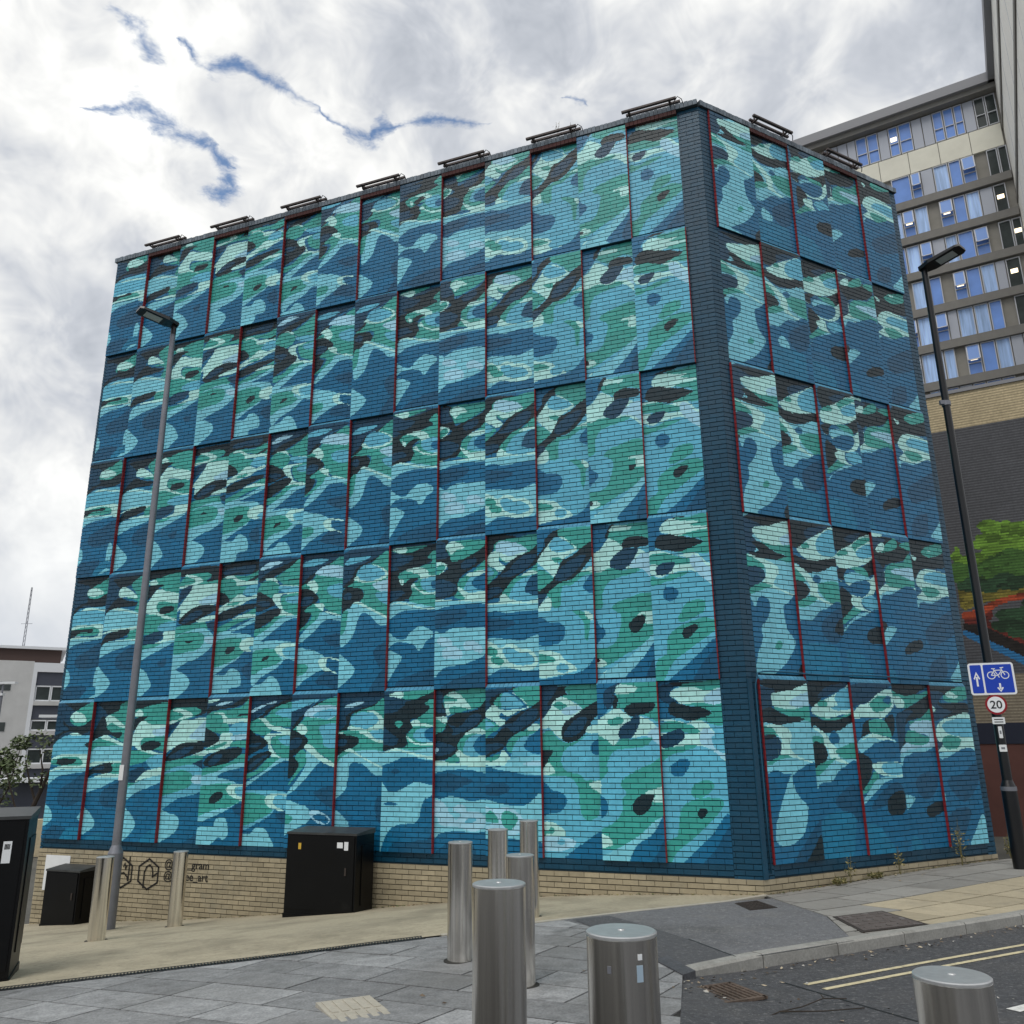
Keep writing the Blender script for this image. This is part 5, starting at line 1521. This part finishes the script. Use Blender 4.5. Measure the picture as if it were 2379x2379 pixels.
flat(circ(.148), 0, .005, 'plate', M_signr, s20); flat(circ(.118), .005, .007, 'face', M_signw, s20)
tm = text_mesh('20', .165, M_signk); to = link('numerals', tm, s20); to.rotation_euler = (R(90), 0, 0)
xs_ = [v.co.x for v in tm.vertices]; ys_ = [v.co.y for v in tm.vertices]; to.location = (-(min(xs_)+max(xs_))/2, -.0085, -(min(ys_)+max(ys_))/2)
for i, (z, w_, h_, lab) in enumerate(((.30, .17, .10, 'small white plate with two lines of print under the 20 sign'), (.13, .05, .17, 'narrow white upright label on the black column'), (-.10, .10, .10, 'square white label with grey mark on the black column'))):
    e_ = sign_root('small_plate', z, lab, .078); flat(rrect(w_, h_, .008), 0, .004, 'plate', M_whitep, e_)
    if i == 0:
        for k, dz in enumerate((.018, -.02)): flat(rrect(.12, .014, .003), .004, .005, 'print', M_signk, e_, 0, dz)
    else: flat(rrect(w_*.5, h_*.3, .004), .004, .005, 'print', mat('grey_print', lin('#777a80'), rough=.5), e_)

# ------------------------------------------------------------------ apartment block behind
AZ = R(-59.5); D3 = np.array([math.sin(AZ), math.cos(AZ)]); N3 = np.array([-.507, -.862]); PF = np.array([28.02, 53.05])
def fpos(t, o=0, P=PF): q = P+D3*t+N3*o; return float(q[0]), float(q[1])
fb = empty('apartment_block', (PF[0], PF[1], 0), math.atan2(-D3[1], -D3[0])); tag(fb, 'tall grey apartment block with staggered blue windows and cream top band', 'building')
# local frame: x = -t (to the right as seen), -y = towards the street
M_fw = mat('grey_render', lin('#8b8881'), rough=.85, noise=.07, nscale=1.5); M_fb = mat('grey_band', lin('#7a7874'), rough=.8, noise=.06, nscale=2)
M_fc = mat('cream_panel', lin('#d6d4c6'), rough=.7, noise=.05, nscale=1); M_fr = mat('window_frame_grey', lin('#b9bcc2'), rough=.5)
M_gp = mat('grey_infill_panel', lin('#a8adb8'), rough=.55); M_gb = mat('window_glass_blue', lin('#6f96dc'), rough=.12, spec=.6, noise=.1, nscale=.8)  # blue of the panes is reflected sky put into the colour
M_gc = mat('curtained_glass', lin('#a4c2ee'), rough=.35, noise=.28, nscale=3.0, stretch=(2.2, 2.2, .12)); M_gd = mat('dark_glass', lin('#39403f'), rough=.15, noise=.3, nscale=1)
M_lit = mat('ceiling_light', (1, .85, .6), emit=((1, .82, .55), 1.6)); M_roofg = mat('roof_edge_grey', lin('#85868a'), rough=.6)
def lb(parent, name, x0, x1, y0, y1, z0, z1, m): return MB().box((x0+x1)/2, (y0+y1)/2, (z0+z1)/2, x1-x0, y1-y0, z1-z0).build(name, m, parent)
lb(fb, 'wall', -16, 7.8, .3, 12, -4, 44.9, M_fw)
lb(fb, 'roof', -16.5, 7.8, -.7, 12.5, 45.1, 45.85, M_roofg); lb(fb, 'roof_soffit', -16.5, 7.8, -.4, 12, 44.7, 45.1, M_fb)
for i in range(9): lb(fb, 'cream_panel', 7.7-(i+1)*2.0+.02, 7.7-i*2.0-.02, .12, .32, 40.2, 42.0, M_fc)
FL = {'A': ([4.0, 3.0, 2.3, 1.7, .9, .1, -.6, -1.3, -2.2, -2.9, -3.6, -4.3, -5.0, -5.6, -6.3, -7.0, -7.7], 'g g g b b g b b g g b b b g d d', 42.1, 44.6),
      'B': ([3.6, 2.8, 1.9, 1.1, .4, -.3, -1.6, -2.3, -3.1, -4.1, -4.9, -5.8, -6.5, -7.2, -7.8], 'w b c g w b o g c b o w k d', 38.0, 40.1),
      'C': ([3.5, 2.6, 1.8, .9, .1, -.7, -1.5, -2.4, -3.1, -4.0, -4.8, -5.7, -6.5, -7.3], 'c b w o c l c w l b c g d', 35.1, 37.2),
      'D': ([2.9, 2.0, 1.1, .2, -.6, -1.5, -2.3, -3.1, -3.9, -4.9, -5.8, -6.4, -7.2, -7.8], 'b c w b c o g c b o w k d', 32.2, 34.3),
      'E': ([2.8, 1.9, 1.0, .2, -.6, -1.7, -2.5, -3.2, -4.0, -4.9, -5.8, -6.4, -7.3], 'c b o w c b w l b c g d', 29.3, 31.4),
      'F': ([2.8, 1.9, 1.0, .3, -.6, -1.7, -2.5, -3.1, -4.1, -5.0, -5.8, -6.5, -7.3], 'c b w o c o g c c b w k', 26.5, 28.6),
      'G': ([2.8, 1.9, 1.0, .3, -.5, -1.9, -2.6, -3.2, -4.1, -5.0, -5.9, -6.6, -7.4], 'b c w o c c w l b c g k', 23.7, 25.8),
      'H': ([2.0, 1.0, .2, -.7, -1.6, -2.5, -3.3, -4.1, -5.0, -5.8, -6.6, -7.4], 'c b w c b g b b b w k', 21.0, 23.0)}
for k, (ts, codes, z0, z1) in FL.items():
    if k != 'A': lb(fb, 'floor_band', -16, 7.75, -.05, .34, z0-.62, z0-.02, M_fb)
    for (ta, tb), cd in zip(zip(ts, ts[1:]), codes.split()):
        x0, x1 = -ta+.03, -tb-.03
        if (ta, tb) == (ts[0], ts[1]) and k != 'A': z0 -= .12; z1 += .06
        if cd == 'w': continue
        if cd == 'g': lb(fb, 'infill_panel', x0, x1, .16, .34, z0, z1, M_gp); continue
        m_ = {'b': M_gb, 'c': M_gc, 'd': M_gd, 'k': M_gd, 'o': M_gb, 'l': M_gb}[cd]
        wn_ = MB(); f_ = .055
        for xa, xb, za, zb2 in ((x0, x1, z0, z0+f_), (x0, x1, z1-f_, z1), (x0, x0+f_, z0+f_, z1-f_), (x1-f_, x1, z0+f_, z1-f_)): wn_.box((xa+xb)/2, .2, (za+zb2)/2, xb-xa, .12, zb2-za)
        if cd in 'ol' or k == 'A': wn_.box((x0+x1)/2, .2, z0+(z1-z0)*.42, x1-x0-.1, .12, .06)
        wo_ = wn_.build('window', M_fr, fb)
        lb(wo_, 'pane', x0+f_, x1-f_, .235, .26, z0+f_, z1-f_, m_)
        if cd in 'ol':      # top-hung casement standing open
            cs = MB(); Mo = Matrix.Translation((0, .14, z1-.05)) @ Matrix.Rotation(R(-17), 4, 'X')
            ww, hh = x1-x0-.06, (z1-z0)*.55; xm = (x0+x1)/2
            for a_, b2_, c2_, d2_ in ((xm, -hh/2, .06, hh), (0, 0, 0, 0)): pass
            for dx_ in (-1, 1): cs.box(xm+dx_*(ww/2-.03), -.02, -hh/2, .06, .05, hh, Mo)
            for dz_ in (-.03, -hh+.03): cs.box(xm, -.02, dz_, ww, .05, .06, Mo)
            co_ = cs.build('open_casement', M_fr, fb); MB().box(xm, -.02, -hh/2, ww-.1, .02, hh-.1, Mo).build('pane', mat('casement_glass', lin('#7c9bd4'), rough=.6, spec=.2), co_)
        if cd in 'l' or (cd == 'd' and k in 'CDE') or (k == 'A' and cd == 'b' and -1.3 < ta < .2): lb(wo_, 'ceiling_lamp', (x0+x1)/2-.22, (x0+x1)/2+.2, .215, .234, z0+(z1-z0)*.52, z0+(z1-z0)*.66, M_lit)
# wing running towards the street
lb(fb, 'wing', 7.82, 16, -30, 10, 15, 45.1, mat('pale_cladding', lin('#eceae2'), rough=.7, noise=.05)); lb(fb, 'wing_roof', 7.4, 16.5, -30.4, 10, 45.1, 46.1, M_roofg)
for z in (42.0, 36.0): lb(fb, 'wing_band', 7.74, 7.84, -26, .2, z-.55, z, M_fb)
for i in range(8): lb(fb, 'panel_joint', 7.812, 7.825, -3.6*i-3.62, -3.6*i-3.58, 15, 45, M_gp)
# ------------------------------------------------------------------ low brick building with landscape mural
PL = np.array([12.136, 21.856]); lo = empty('landscape_mural_building', (PL[0], PL[1], 0), math.atan2(-D3[1], -D3[0])); tag(lo, 'dark brick building with painted green trees and cream brick top', 'building')
SH2 = '''cream 0.28,1.74 0.02,1.64 -1.10,1.67 -0.91,0.44 0.42,0.47
black 0.26,3.00 -0.17,2.97 -0.53,2.67 -1.19,2.27 -1.13,1.88 -0.34,2.46 0.25,2.82
dgreen 0.26,4.21 -0.37,4.33 -0.95,4.22 -1.50,4.29 -1.44,3.89 -0.89,3.81 -0.29,3.78 0.22,3.88
dgreen -0.47,2.81 -0.72,3.19 -1.37,3.40 -1.22,2.44 -0.76,2.65
olive 0.25,3.97 -0.30,3.83 -0.90,3.86 -1.46,4.02 -1.43,3.80 -0.85,3.54 -0.25,3.51 0.25,3.37
green -0.38,4.66 -0.69,4.85 -1.05,4.85 -1.61,4.97 -1.49,4.20 -0.94,4.17 -0.51,4.17 -0.38,4.37
green 0.28,4.69 -0.15,4.49 -0.37,4.33 -0.14,4.12 0.26,4.21
lime -0.46,5.26 -0.62,5.53 -1.15,5.57 -1.68,5.42 -1.60,4.92 -1.02,4.72 -0.68,4.81 -0.42,4.65
lime 0.23,5.02 0.11,5.03 0.09,4.81 -0.11,4.83 -0.38,4.70 -0.40,4.56 0.02,4.47 0.25,4.59
orange 0.27,3.28 -0.03,3.34 -0.45,3.53 -0.86,3.63 -1.43,3.80 -1.40,3.58 -0.88,3.49 -0.55,3.39 -0.12,3.15 0.25,3.09
dred 0.25,3.11 -0.12,3.15 -0.42,3.31 -0.34,3.04 -0.02,2.98 0.22,3.00
dred -0.19,3.10 -0.54,2.80 -1.22,2.44 -1.19,2.27 -0.53,2.67 -0.17,2.92
blue 0.27,2.82 -0.34,2.46 -1.14,1.92 -1.11,1.75 -0.31,2.28 0.27,2.66'''
C2 = dict(lime='#6a9234', green='#43682e', dgreen='#2c4a30', olive='#7d7330', orange='#a8472a', dred='#6e2b24', black='#26211f', blue='#2d74a8', cream='#8d8371', brick='#56575b', top='#c0b08e')
x0_, x1_, z0_, z1_, cs_ = -3.0, 6.0, .45, 9.42, .0375
nxp, nzp = int((x1_-x0_)/cs_), int((z1_-z0_)/cs_*1.0); img2 = np.zeros((nzp, nxp), np.int8); k2 = ['brick', 'top', 'cream', 'lime', 'green', 'dgreen', 'olive', 'orange', 'dred', 'black', 'blue']
img2[:int((z1_-8.35)/cs_)] = 1
for ln in SH2.strip().splitlines():
    t = ln.split(); p = np.array([[float(v) for v in q.split(',')] for q in t[1:]]); p = np.stack([-p[:, 0], p[:, 1]], 1)
    ext = p[:, 0] > 1.3
    p[ext, 0] = 1.3+(p[ext, 0]-1.3)*4                     # what leaves the frame runs on along the wall
    q = smooth_poly(p) if t[0] != 'cream' else p
    fill(img2, np.stack([(q[:, 0]-x0_)/cs_, (z1_-q[:, 1])/cs_], 1), k2.index(t[0]))
col2 = np.array([lin(C2[k]) for k in k2])
shade = np.ones(img2.shape); gyy, gxx = np.mgrid[0:nzp, 0:nxp]
for ky in (3, 4, 5):                                       # leafy outlines
    ys_i, xs_i = np.nonzero(img2 == ky)
    for q in range(min(70, len(ys_i))):
        n_ = random.randrange(len(ys_i)); t_ = np.linspace(0, 2*math.pi, 14)[:-1]; r_ = random.uniform(2, 5)
        if img2[ys_i[n_], xs_i[n_]] == ky: fill(img2, np.stack([xs_i[n_]+1.5*r_*np.cos(t_), ys_i[n_]+r_*.8*np.sin(t_)], 1), ky)
for q in range(5200):                                      # strokes of lighter and darker paint
    cx_, cy_, r_ = random.uniform(0, nxp), random.uniform(0, nzp), random.uniform(.7, 2.2)
    ax0, ax1, ay0, ay1 = int(max(0, cx_-9)), int(min(nxp, cx_+9)), int(max(0, cy_-4)), int(min(nzp, cy_+4))
    sub = ((gxx[ay0:ay1, ax0:ax1]-cx_)/(r_*2.6))**2+((gyy[ay0:ay1, ax0:ax1]-cy_)/r_)**2 < 1
    shade[ay0:ay1, ax0:ax1][sub] = random.uniform(.4, 1.35)
shade[(img2 < 3) | (img2 == 10)] = 1
vb = MB(); X_, Z_ = np.meshgrid(np.linspace(x0_, x1_, nxp+1), np.linspace(z1_, z0_, nzp+1))
ii, jj = np.meshgrid(np.arange(nxp), np.arange(nzp)); v00 = (jj*(nxp+1)+ii).ravel(); Fq = np.stack([v00, v00+nxp+1, v00+nxp+2, v00+1], -1)
zrow = np.arange(nzp); rel = np.where((zrow % 2) == 0, .0, .006)           # every other strip is a raked bed joint
me = bpy.data.meshes.new('painted_wall'); me.from_pydata(np.stack([X_.ravel(), np.zeros(X_.size), Z_.ravel()], -1).tolist(), [], Fq.tolist())
cl = col2[img2.ravel()]*shade.ravel()[:, None]*np.repeat(rng.uniform(.86, 1.1, (nzp, nxp)).ravel()[:, None], 3, 1)
cl = cl*np.where((np.repeat(zrow[:, None], nxp, 1).ravel() % 2) == 0, 1, .62)[:, None]
a = me.attributes.new('paint', 'FLOAT_COLOR', 'FACE'); a.data.foreach_set('color', np.concatenate([cl, np.ones((len(cl), 1))], 1).astype('f').ravel()); me.materials.append(mat('painted_far_brick', attr='paint', rough=.8, noise=.08, nscale=3)); link('painted_wall', me, lo)
lb(lo, 'body', -9, 6.0, .03, 9, -3, 9.40, mat('far_brick', lin('#56575b'), rough=.85))
lb(lo, 'parapet_cap', -9, 6.05, -.04, 9, 9.42, 9.52, M_roofg)
lb(lo, 'lintel', -3, 6, -.06, .05, -.06, .449, mat('navy_fascia', lin('#1d2233'), rough=.6)); lb(lo, 'door', -.35, 1.2, -.04, .05, -3, -.065, mat('brown_shutter', lin('#5c3a33'), rough=.7, noise=.12, nscale=2)); lb(lo, 'door', 1.26, 4, -.04, .05, -3, -.065, mat('brown_shutter'))

# ------------------------------------------------------------------ pale office block far left
of_ = Vector((-38.9, 69.9)); oe = empty('office_block', (of_.x, of_.y, 0), R(29.5)); tag(oe, 'white concrete office block with brown roof storey and window bays', 'building')
M_oc = mat('white_concrete', lin('#c9c9c8'), rough=.85, noise=.08, nscale=.8, dirt=[(.25, .5, .75, (.35, .34, .32), .4)]); M_ob = mat('brown_cladding', lin('#4e3f3b'), rough=.8); M_ow = mat('white_frame', lin('#e3e6ea'), rough=.5); M_sp = mat('dark_spandrel', lin('#4b4f5b'), rough=.5)
lb(oe, 'wall', -9, .0-.75, 0, 12, -8, 7.15, M_oc); lb(oe, 'bay_wall', -.75, 6, .35, 12, -8, 7.0, M_oc); lb(oe, 'bay_frame', -.75, 6, -.05, .34, 6.3, 7.05, M_ow); lb(oe, 'bay_pier', -.75, -.45, -.05, .34, -8, 6.3, M_ow)
lb(oe, 'roof_storey', -9, 1.15, .8, 11, 7.15, 8.2, M_ob); lb(oe, 'roof_cap', -9.2, 1.5, .5, 11.2, 8.2, 8.42, M_ow)
for zt, zb2 in ((6.3, 5.2), (3.65, 2.5), (1.2, .25), (-1.3, -2.3)): lb(oe, 'spandrel', -.45, 6, .1, .34, zb2, zt, M_sp)
for zt, zb2 in ((5.2, 3.95), (2.45, 1.6), (.2, -1.0)):
    for i in range(4):
        xa = -.42+i*1.15; f_ = MB()
        for p_ in ((xa+.55, zb2+.05, 1.12, .1), (xa+.55, zt-.05, 1.12, .1), (xa+.04, (zt+zb2)/2, .09, zt-zb2), (xa+1.07, (zt+zb2)/2, .09, zt-zb2)): f_.box(p_[0], .16, p_[1], p_[2], .12, p_[3])
        fo = f_.build('window', M_ow, oe); lb(fo, 'pane', xa+.08, xa+1.02, .2, .22, zb2+.1, zt-.1, M_gd)
    lb(oe, 'ledge', -.45, 6, -.1, .3, zb2-.35, zb2, M_oc)
for z in (5.1, 1.9): lb(oe, 'small_window', -3.0, -2.2, -.04, .02, z-.35, z+.35, M_gd)
# radio mast behind it
ms = empty('radio_mast', (-43.6, 74.5, 6)); tag(ms, 'thin guyed radio mast rising behind the white office block', 'mast')
for dx in (-.11, .11): MB().tube([(dx, 0, 0), (dx*.4, 0, 8.3)], .03, 6).build('mast_leg', M_galv, ms)
lt = MB()
for i in range(20): z = i*.41; k = .11*(1-.6*z/8.3); lt.tube([(-k, 0, z), (k, 0, z+.41)], .014, 4)
lt.build('lattice', M_galv, ms); MB().tube([(-.5, 0, 5.0), (.5, 0, 5.0)], .02, 6).build('antenna_arm', M_galv, ms)
# canopies, low wall, twin lamp
cn = empty('canopy', (-26.2, 47.5, 0)); tag(cn, 'pale flat canopy roof jutting out behind the mural wall', 'canopy'); MB().box(.9, 0, 1.85, 1.9, 1.2, .14, Matrix.Rotation(R(20), 4, 'Z')).build('roof', M_ow, cn); MB().tube([(1.4, .5, -5), (1.4, .5, 1.8)], .06, 8).build('post', M_galv, cn)
cn = empty('canopy', (-27, 47, 0)); tag(cn, 'white low canopy edge above shop fronts beside the tree', 'canopy'); MB().box(0, 0, -1.5, 6, 1.5, .22, Matrix.Rotation(R(25), 4, 'Z')).build('roof', M_ow, cn); lb(cn, 'shop_front', -3, 3, .8, 1.2, -5, -1.6, M_sp)
lw = MB(); lw.box(0, 0, -3.1, 7, .3, 1.3, Matrix.Rotation(R(25), 4, 'Z')); o = lw.build('garden_wall', mat('buff_wall', lin('#c9bb9c'), rough=.9, noise=.1)); o.location = (-19, 32.5, 0); tag(o, 'low buff wall far behind the black cabinet', 'wall')
tl = empty('twin_lamp', (-27.1, 45.0, -5)); tag(tl, 'grey street lamp with two flat white heads far down the street', 'street lamp')
MB().tube([(0, 0, 0), (0, 0, 7.9)], .07, 8).build('column', M_galv, tl); 
for z, L in ((8.5, 1.2), (7.9, .8)): MB().box(.1 if z > 8 else -.3, 0, z, L, .3, .12).build('lamp_head', M_whitep, tl)
MB().tube([(0, 0, 7.9), (0, 0, 8.5)], .05, 8).build('arm', M_galv, tl)

# ------------------------------------------------------------------ trees and weeds
M_bark = mat('bark', lin('#3a332d'), rough=.95, noise=.2, nscale=6); M_leaf = mat('leaf', attr='paint', rough=.6, spec=.3)
def leaves(mb, cen, rad, n, size, cols, flatz=.75):
    for i in range(n):
        while True:
            p = np.array([random.uniform(-1, 1) for _ in range(3)])
            if p@p < 1: break
        p = cen+p*np.array([rad, rad, rad*flatz]); a_ = Vector((random.gauss(0, 1), random.gauss(0, 1), random.gauss(0, .6))).normalized(); b_ = a_.orthogonal().normalized()*.5
        s_ = size*random.uniform(.6, 1.2); P = Vector(p.tolist()); k = random.uniform(.7, 1.3); c_ = random.choice(cols)
        mb.add([P-a_*s_, P+b_*s_, P+a_*s_, P-b_*s_], [(0, 1, 2, 3)], tuple(k*v for v in c_))
def tree(loc, h, label, clumps, cols, trunk, limbs, lsize=.13, n=260):
    e_ = empty('tree', loc); tag(e_, label, 'tree'); b_ = MB(); b_.tube(trunk, [.13*(1-.75*i/(len(trunk)-1)) for i in range(len(trunk))], 8)
    for l_ in limbs: b_.tube(l_, [.045, .03, .012][:len(l_)], 6)
    b_.build('trunk', M_bark, e_); c_ = MB()
    for (x, y, z, r) in clumps: leaves(c_, np.array([x, y, z]), r, n, lsize, cols)
    c_.build('crown', M_leaf, e_)
GRN = [lin('#4c5a3a'), lin('#5f6e49'), lin('#39452c'), lin('#768060')]
tz = -4.6
tree((-19.6, 33.0, tz), 5, 'small grey-green tree beside the white office block', [(0, 0, 3.0, .8), (.5, .1, 3.6, .5), (-.6, 0, 3.7, .6), (.1, .2, 4.4, .45), (.75, 0, 4.9, .4), (-.2, 0, 2.2, .6), (.35, 0, 4.1, .3)], GRN, [(0, 0, 0), (.05, 0, 1.5), (0, 0, 3.2), (.2, 0, 4.4)], [[(0, 0, 2.2), (.5, 0, 3.2), (.75, 0, 4.7)], [(0, 0, 2.4), (-.5, 0, 3.3), (-.7, 0, 3.8)]], .10, 170)
tree((-15.8, 28.6, tz+.4), 5, 'thin dark leaning tree with few leaves beside the mural wall', [(.25, 0, 3.3, .35), (.55, 0, 4.2, .45), (.1, 0, 4.6, .4), (-.5, 0, 3.8, .4)], GRN, [(-.4, 0, 0), (-.1, 0, 1.8), (.35, 0, 3.0), (.75, 0, 4.2)], [[(-.1, 0, 1.8), (-.5, 0, 2.6), (-.9, 0, 3.6)], [(.2, 0, 2.6), (-.1, 0, 3.3), (-.3, 0, 3.9)], [(.3, 0, 2.9), (.3, 0, 3.6), (.1, 0, 4.3)]], .08, 60)
WEED = [lin('#5b5a34'), lin('#7a7146'), lin('#4a4d2c'), lin('#8d8258')]
def weed(w, s_, off, h, n, label, base=None, spread=.10):
    p = wp(w, s_, off); z = g1z(*p) if base is None else base; e_ = empty('weed', (float(p[0]), float(p[1]), z)); tag(e_, label, 'weed', 'weeds at the wall foot'); st = MB(); lf = MB()
    for i in range(n):
        a_ = random.uniform(0, 6.3); hh = h*random.uniform(.55, 1); dx, dy = math.cos(a_)*spread*random.random(), math.sin(a_)*spread*random.random()*.5
        st.tube([(dx*.2, dy*.2, 0), (dx*.6, dy*.6, hh*.6), (dx, dy, hh)], [.004, .003, .002], 5)
        leaves(lf, np.array([dx*.7, dy*.7, hh*.55]), hh*.42*.5, 16, .022, WEED, 1.8)
    st.build('stem', mat('weed_stem', lin('#6b6440'), rough=.9), e_); lf.build('foliage', M_leaf, e_)
weed(2, 4.0, .10, .80, 6, 'tall dry weed growing up the last red panel edge', spread=.09); weed(2, 1.55, .06, .45, 3, 'thin weed against the short mural wall near the corner')
weed(2, 1.25, .08, .14, 10, 'low dry tuft at the short wall foot near the corner', spread=.25); weed(2, 2.05, .08, .12, 9, 'low green tuft along the short wall middle', spread=.25); weed(2, 2.6, .06, .40, 3, 'short thin weed in the middle of the short wall')
weed(2, 5.35, .05, .45, 8, 'bushy weed beyond the end of the short wall', spread=.15)
weed(1, 2.55, -.02, .5, 2, 'wispy weed growing from the parapet top', base=ZTOP-.03, spread=.05); weed(1, 2.28, -.02, .3, 2, 'tiny wispy weed on the parapet beside another', base=ZTOP-.03, spread=.06)
# moss and litter
mo = MB(); 
for i in range(900):
    w = random.choice((1, 1, 2)); s_ = random.uniform(.1, 12.8 if w == 1 else 5); p = wp(w, s_, .0+abs(random.gauss(0, .05))-.03); z = g1z(*p)+.004
    k = random.choice(WEED); r_ = random.uniform(.006, .02); a_ = random.uniform(0, 6)
    mo.add([(p[0]+r_*math.cos(a_+t), p[1]+r_*math.sin(a_+t), z+random.uniform(0, .012)) for t in (0, 1.6, 3.1, 4.7)], [(0, 1, 2, 3)], tuple(v*random.uniform(.5, 1) for v in k))
tag(mo.build('moss_and_grit', M_leaf), 'moss and dry grit along the foot of the mural walls', 'moss', kind='stuff')
lv = MB(); LEAFC = [lin('#8a7c6a'), lin('#6b5f50'), lin('#b7aa92'), lin('#4f4438'), lin('#a9a69f')]
def litter(x, y, zf, n, sx_, sy_):
    for i in range(n):
        xx, yy = random.gauss(x, sx_), random.gauss(y, sy_); z = float(zf(np.float64(xx), np.float64(yy)))+.008; r_ = random.uniform(.008, .028); a_ = random.uniform(0, 6); c_ = random.choice(LEAFC)
        lv.add([(xx+r_*math.cos(a_), yy+r_*math.sin(a_), z), (xx+.5*r_*math.cos(a_+1.6), yy+.5*r_*math.sin(a_+1.6), z+random.uniform(0, .015)), (xx-r_*math.cos(a_), yy-r_*math.sin(a_), z+random.uniform(0, .01)), (xx+.5*r_*math.cos(a_-1.6), yy+.5*r_*math.sin(a_-1.6), z)], [(0, 1, 2, 3)], c_)
for t in np.linspace(0, 1, 30):
    q = Vector((1.85, 7.62)).lerp(Vector((7, 10.35)), t); litter(q.x, q.y, road_z, 5, .1, .05)
litter(1.50, 6.92, road_z, 45, .16, .12); litter(1.75, 7.35, road_z, 25, .2, .08); litter(5.3, 12.9, gz, 20, .6, .15); litter(.4, 6.6, gz, 10, 1.5, .8); litter(2.6, 6.4, road_z, 14, .6, .4)
tag(lv.build('fallen_leaves', M_leaf), 'dry leaves and litter along the gutter and kerb', 'leaves', kind='stuff')
tw = empty('twig', (2.0, 6.55, float(road_z(np.float64(2.0), np.float64(6.55))))); tag(tw, 'thin forked dead twig lying on the road', 'twig')
for i, pl in enumerate(([(-.38, -.25, .01), (-.2, -.12, .03), (0, .02, .02), (.2, .16, .035), (.38, .2, .02)], [(-.2, -.12, .03), (.1, -.12, .03), (.42, -.02, .02)], [(.2, .16, .035), (.22, .27, .03)])): MB().tube(pl, [.006]+[.004]*(len(pl)-1), 5).build('branch', M_bark, tw)

for ob in list(scene.objects):
    if ob.parent is None and ob.type != 'LIGHT': ob.location.z += ZO
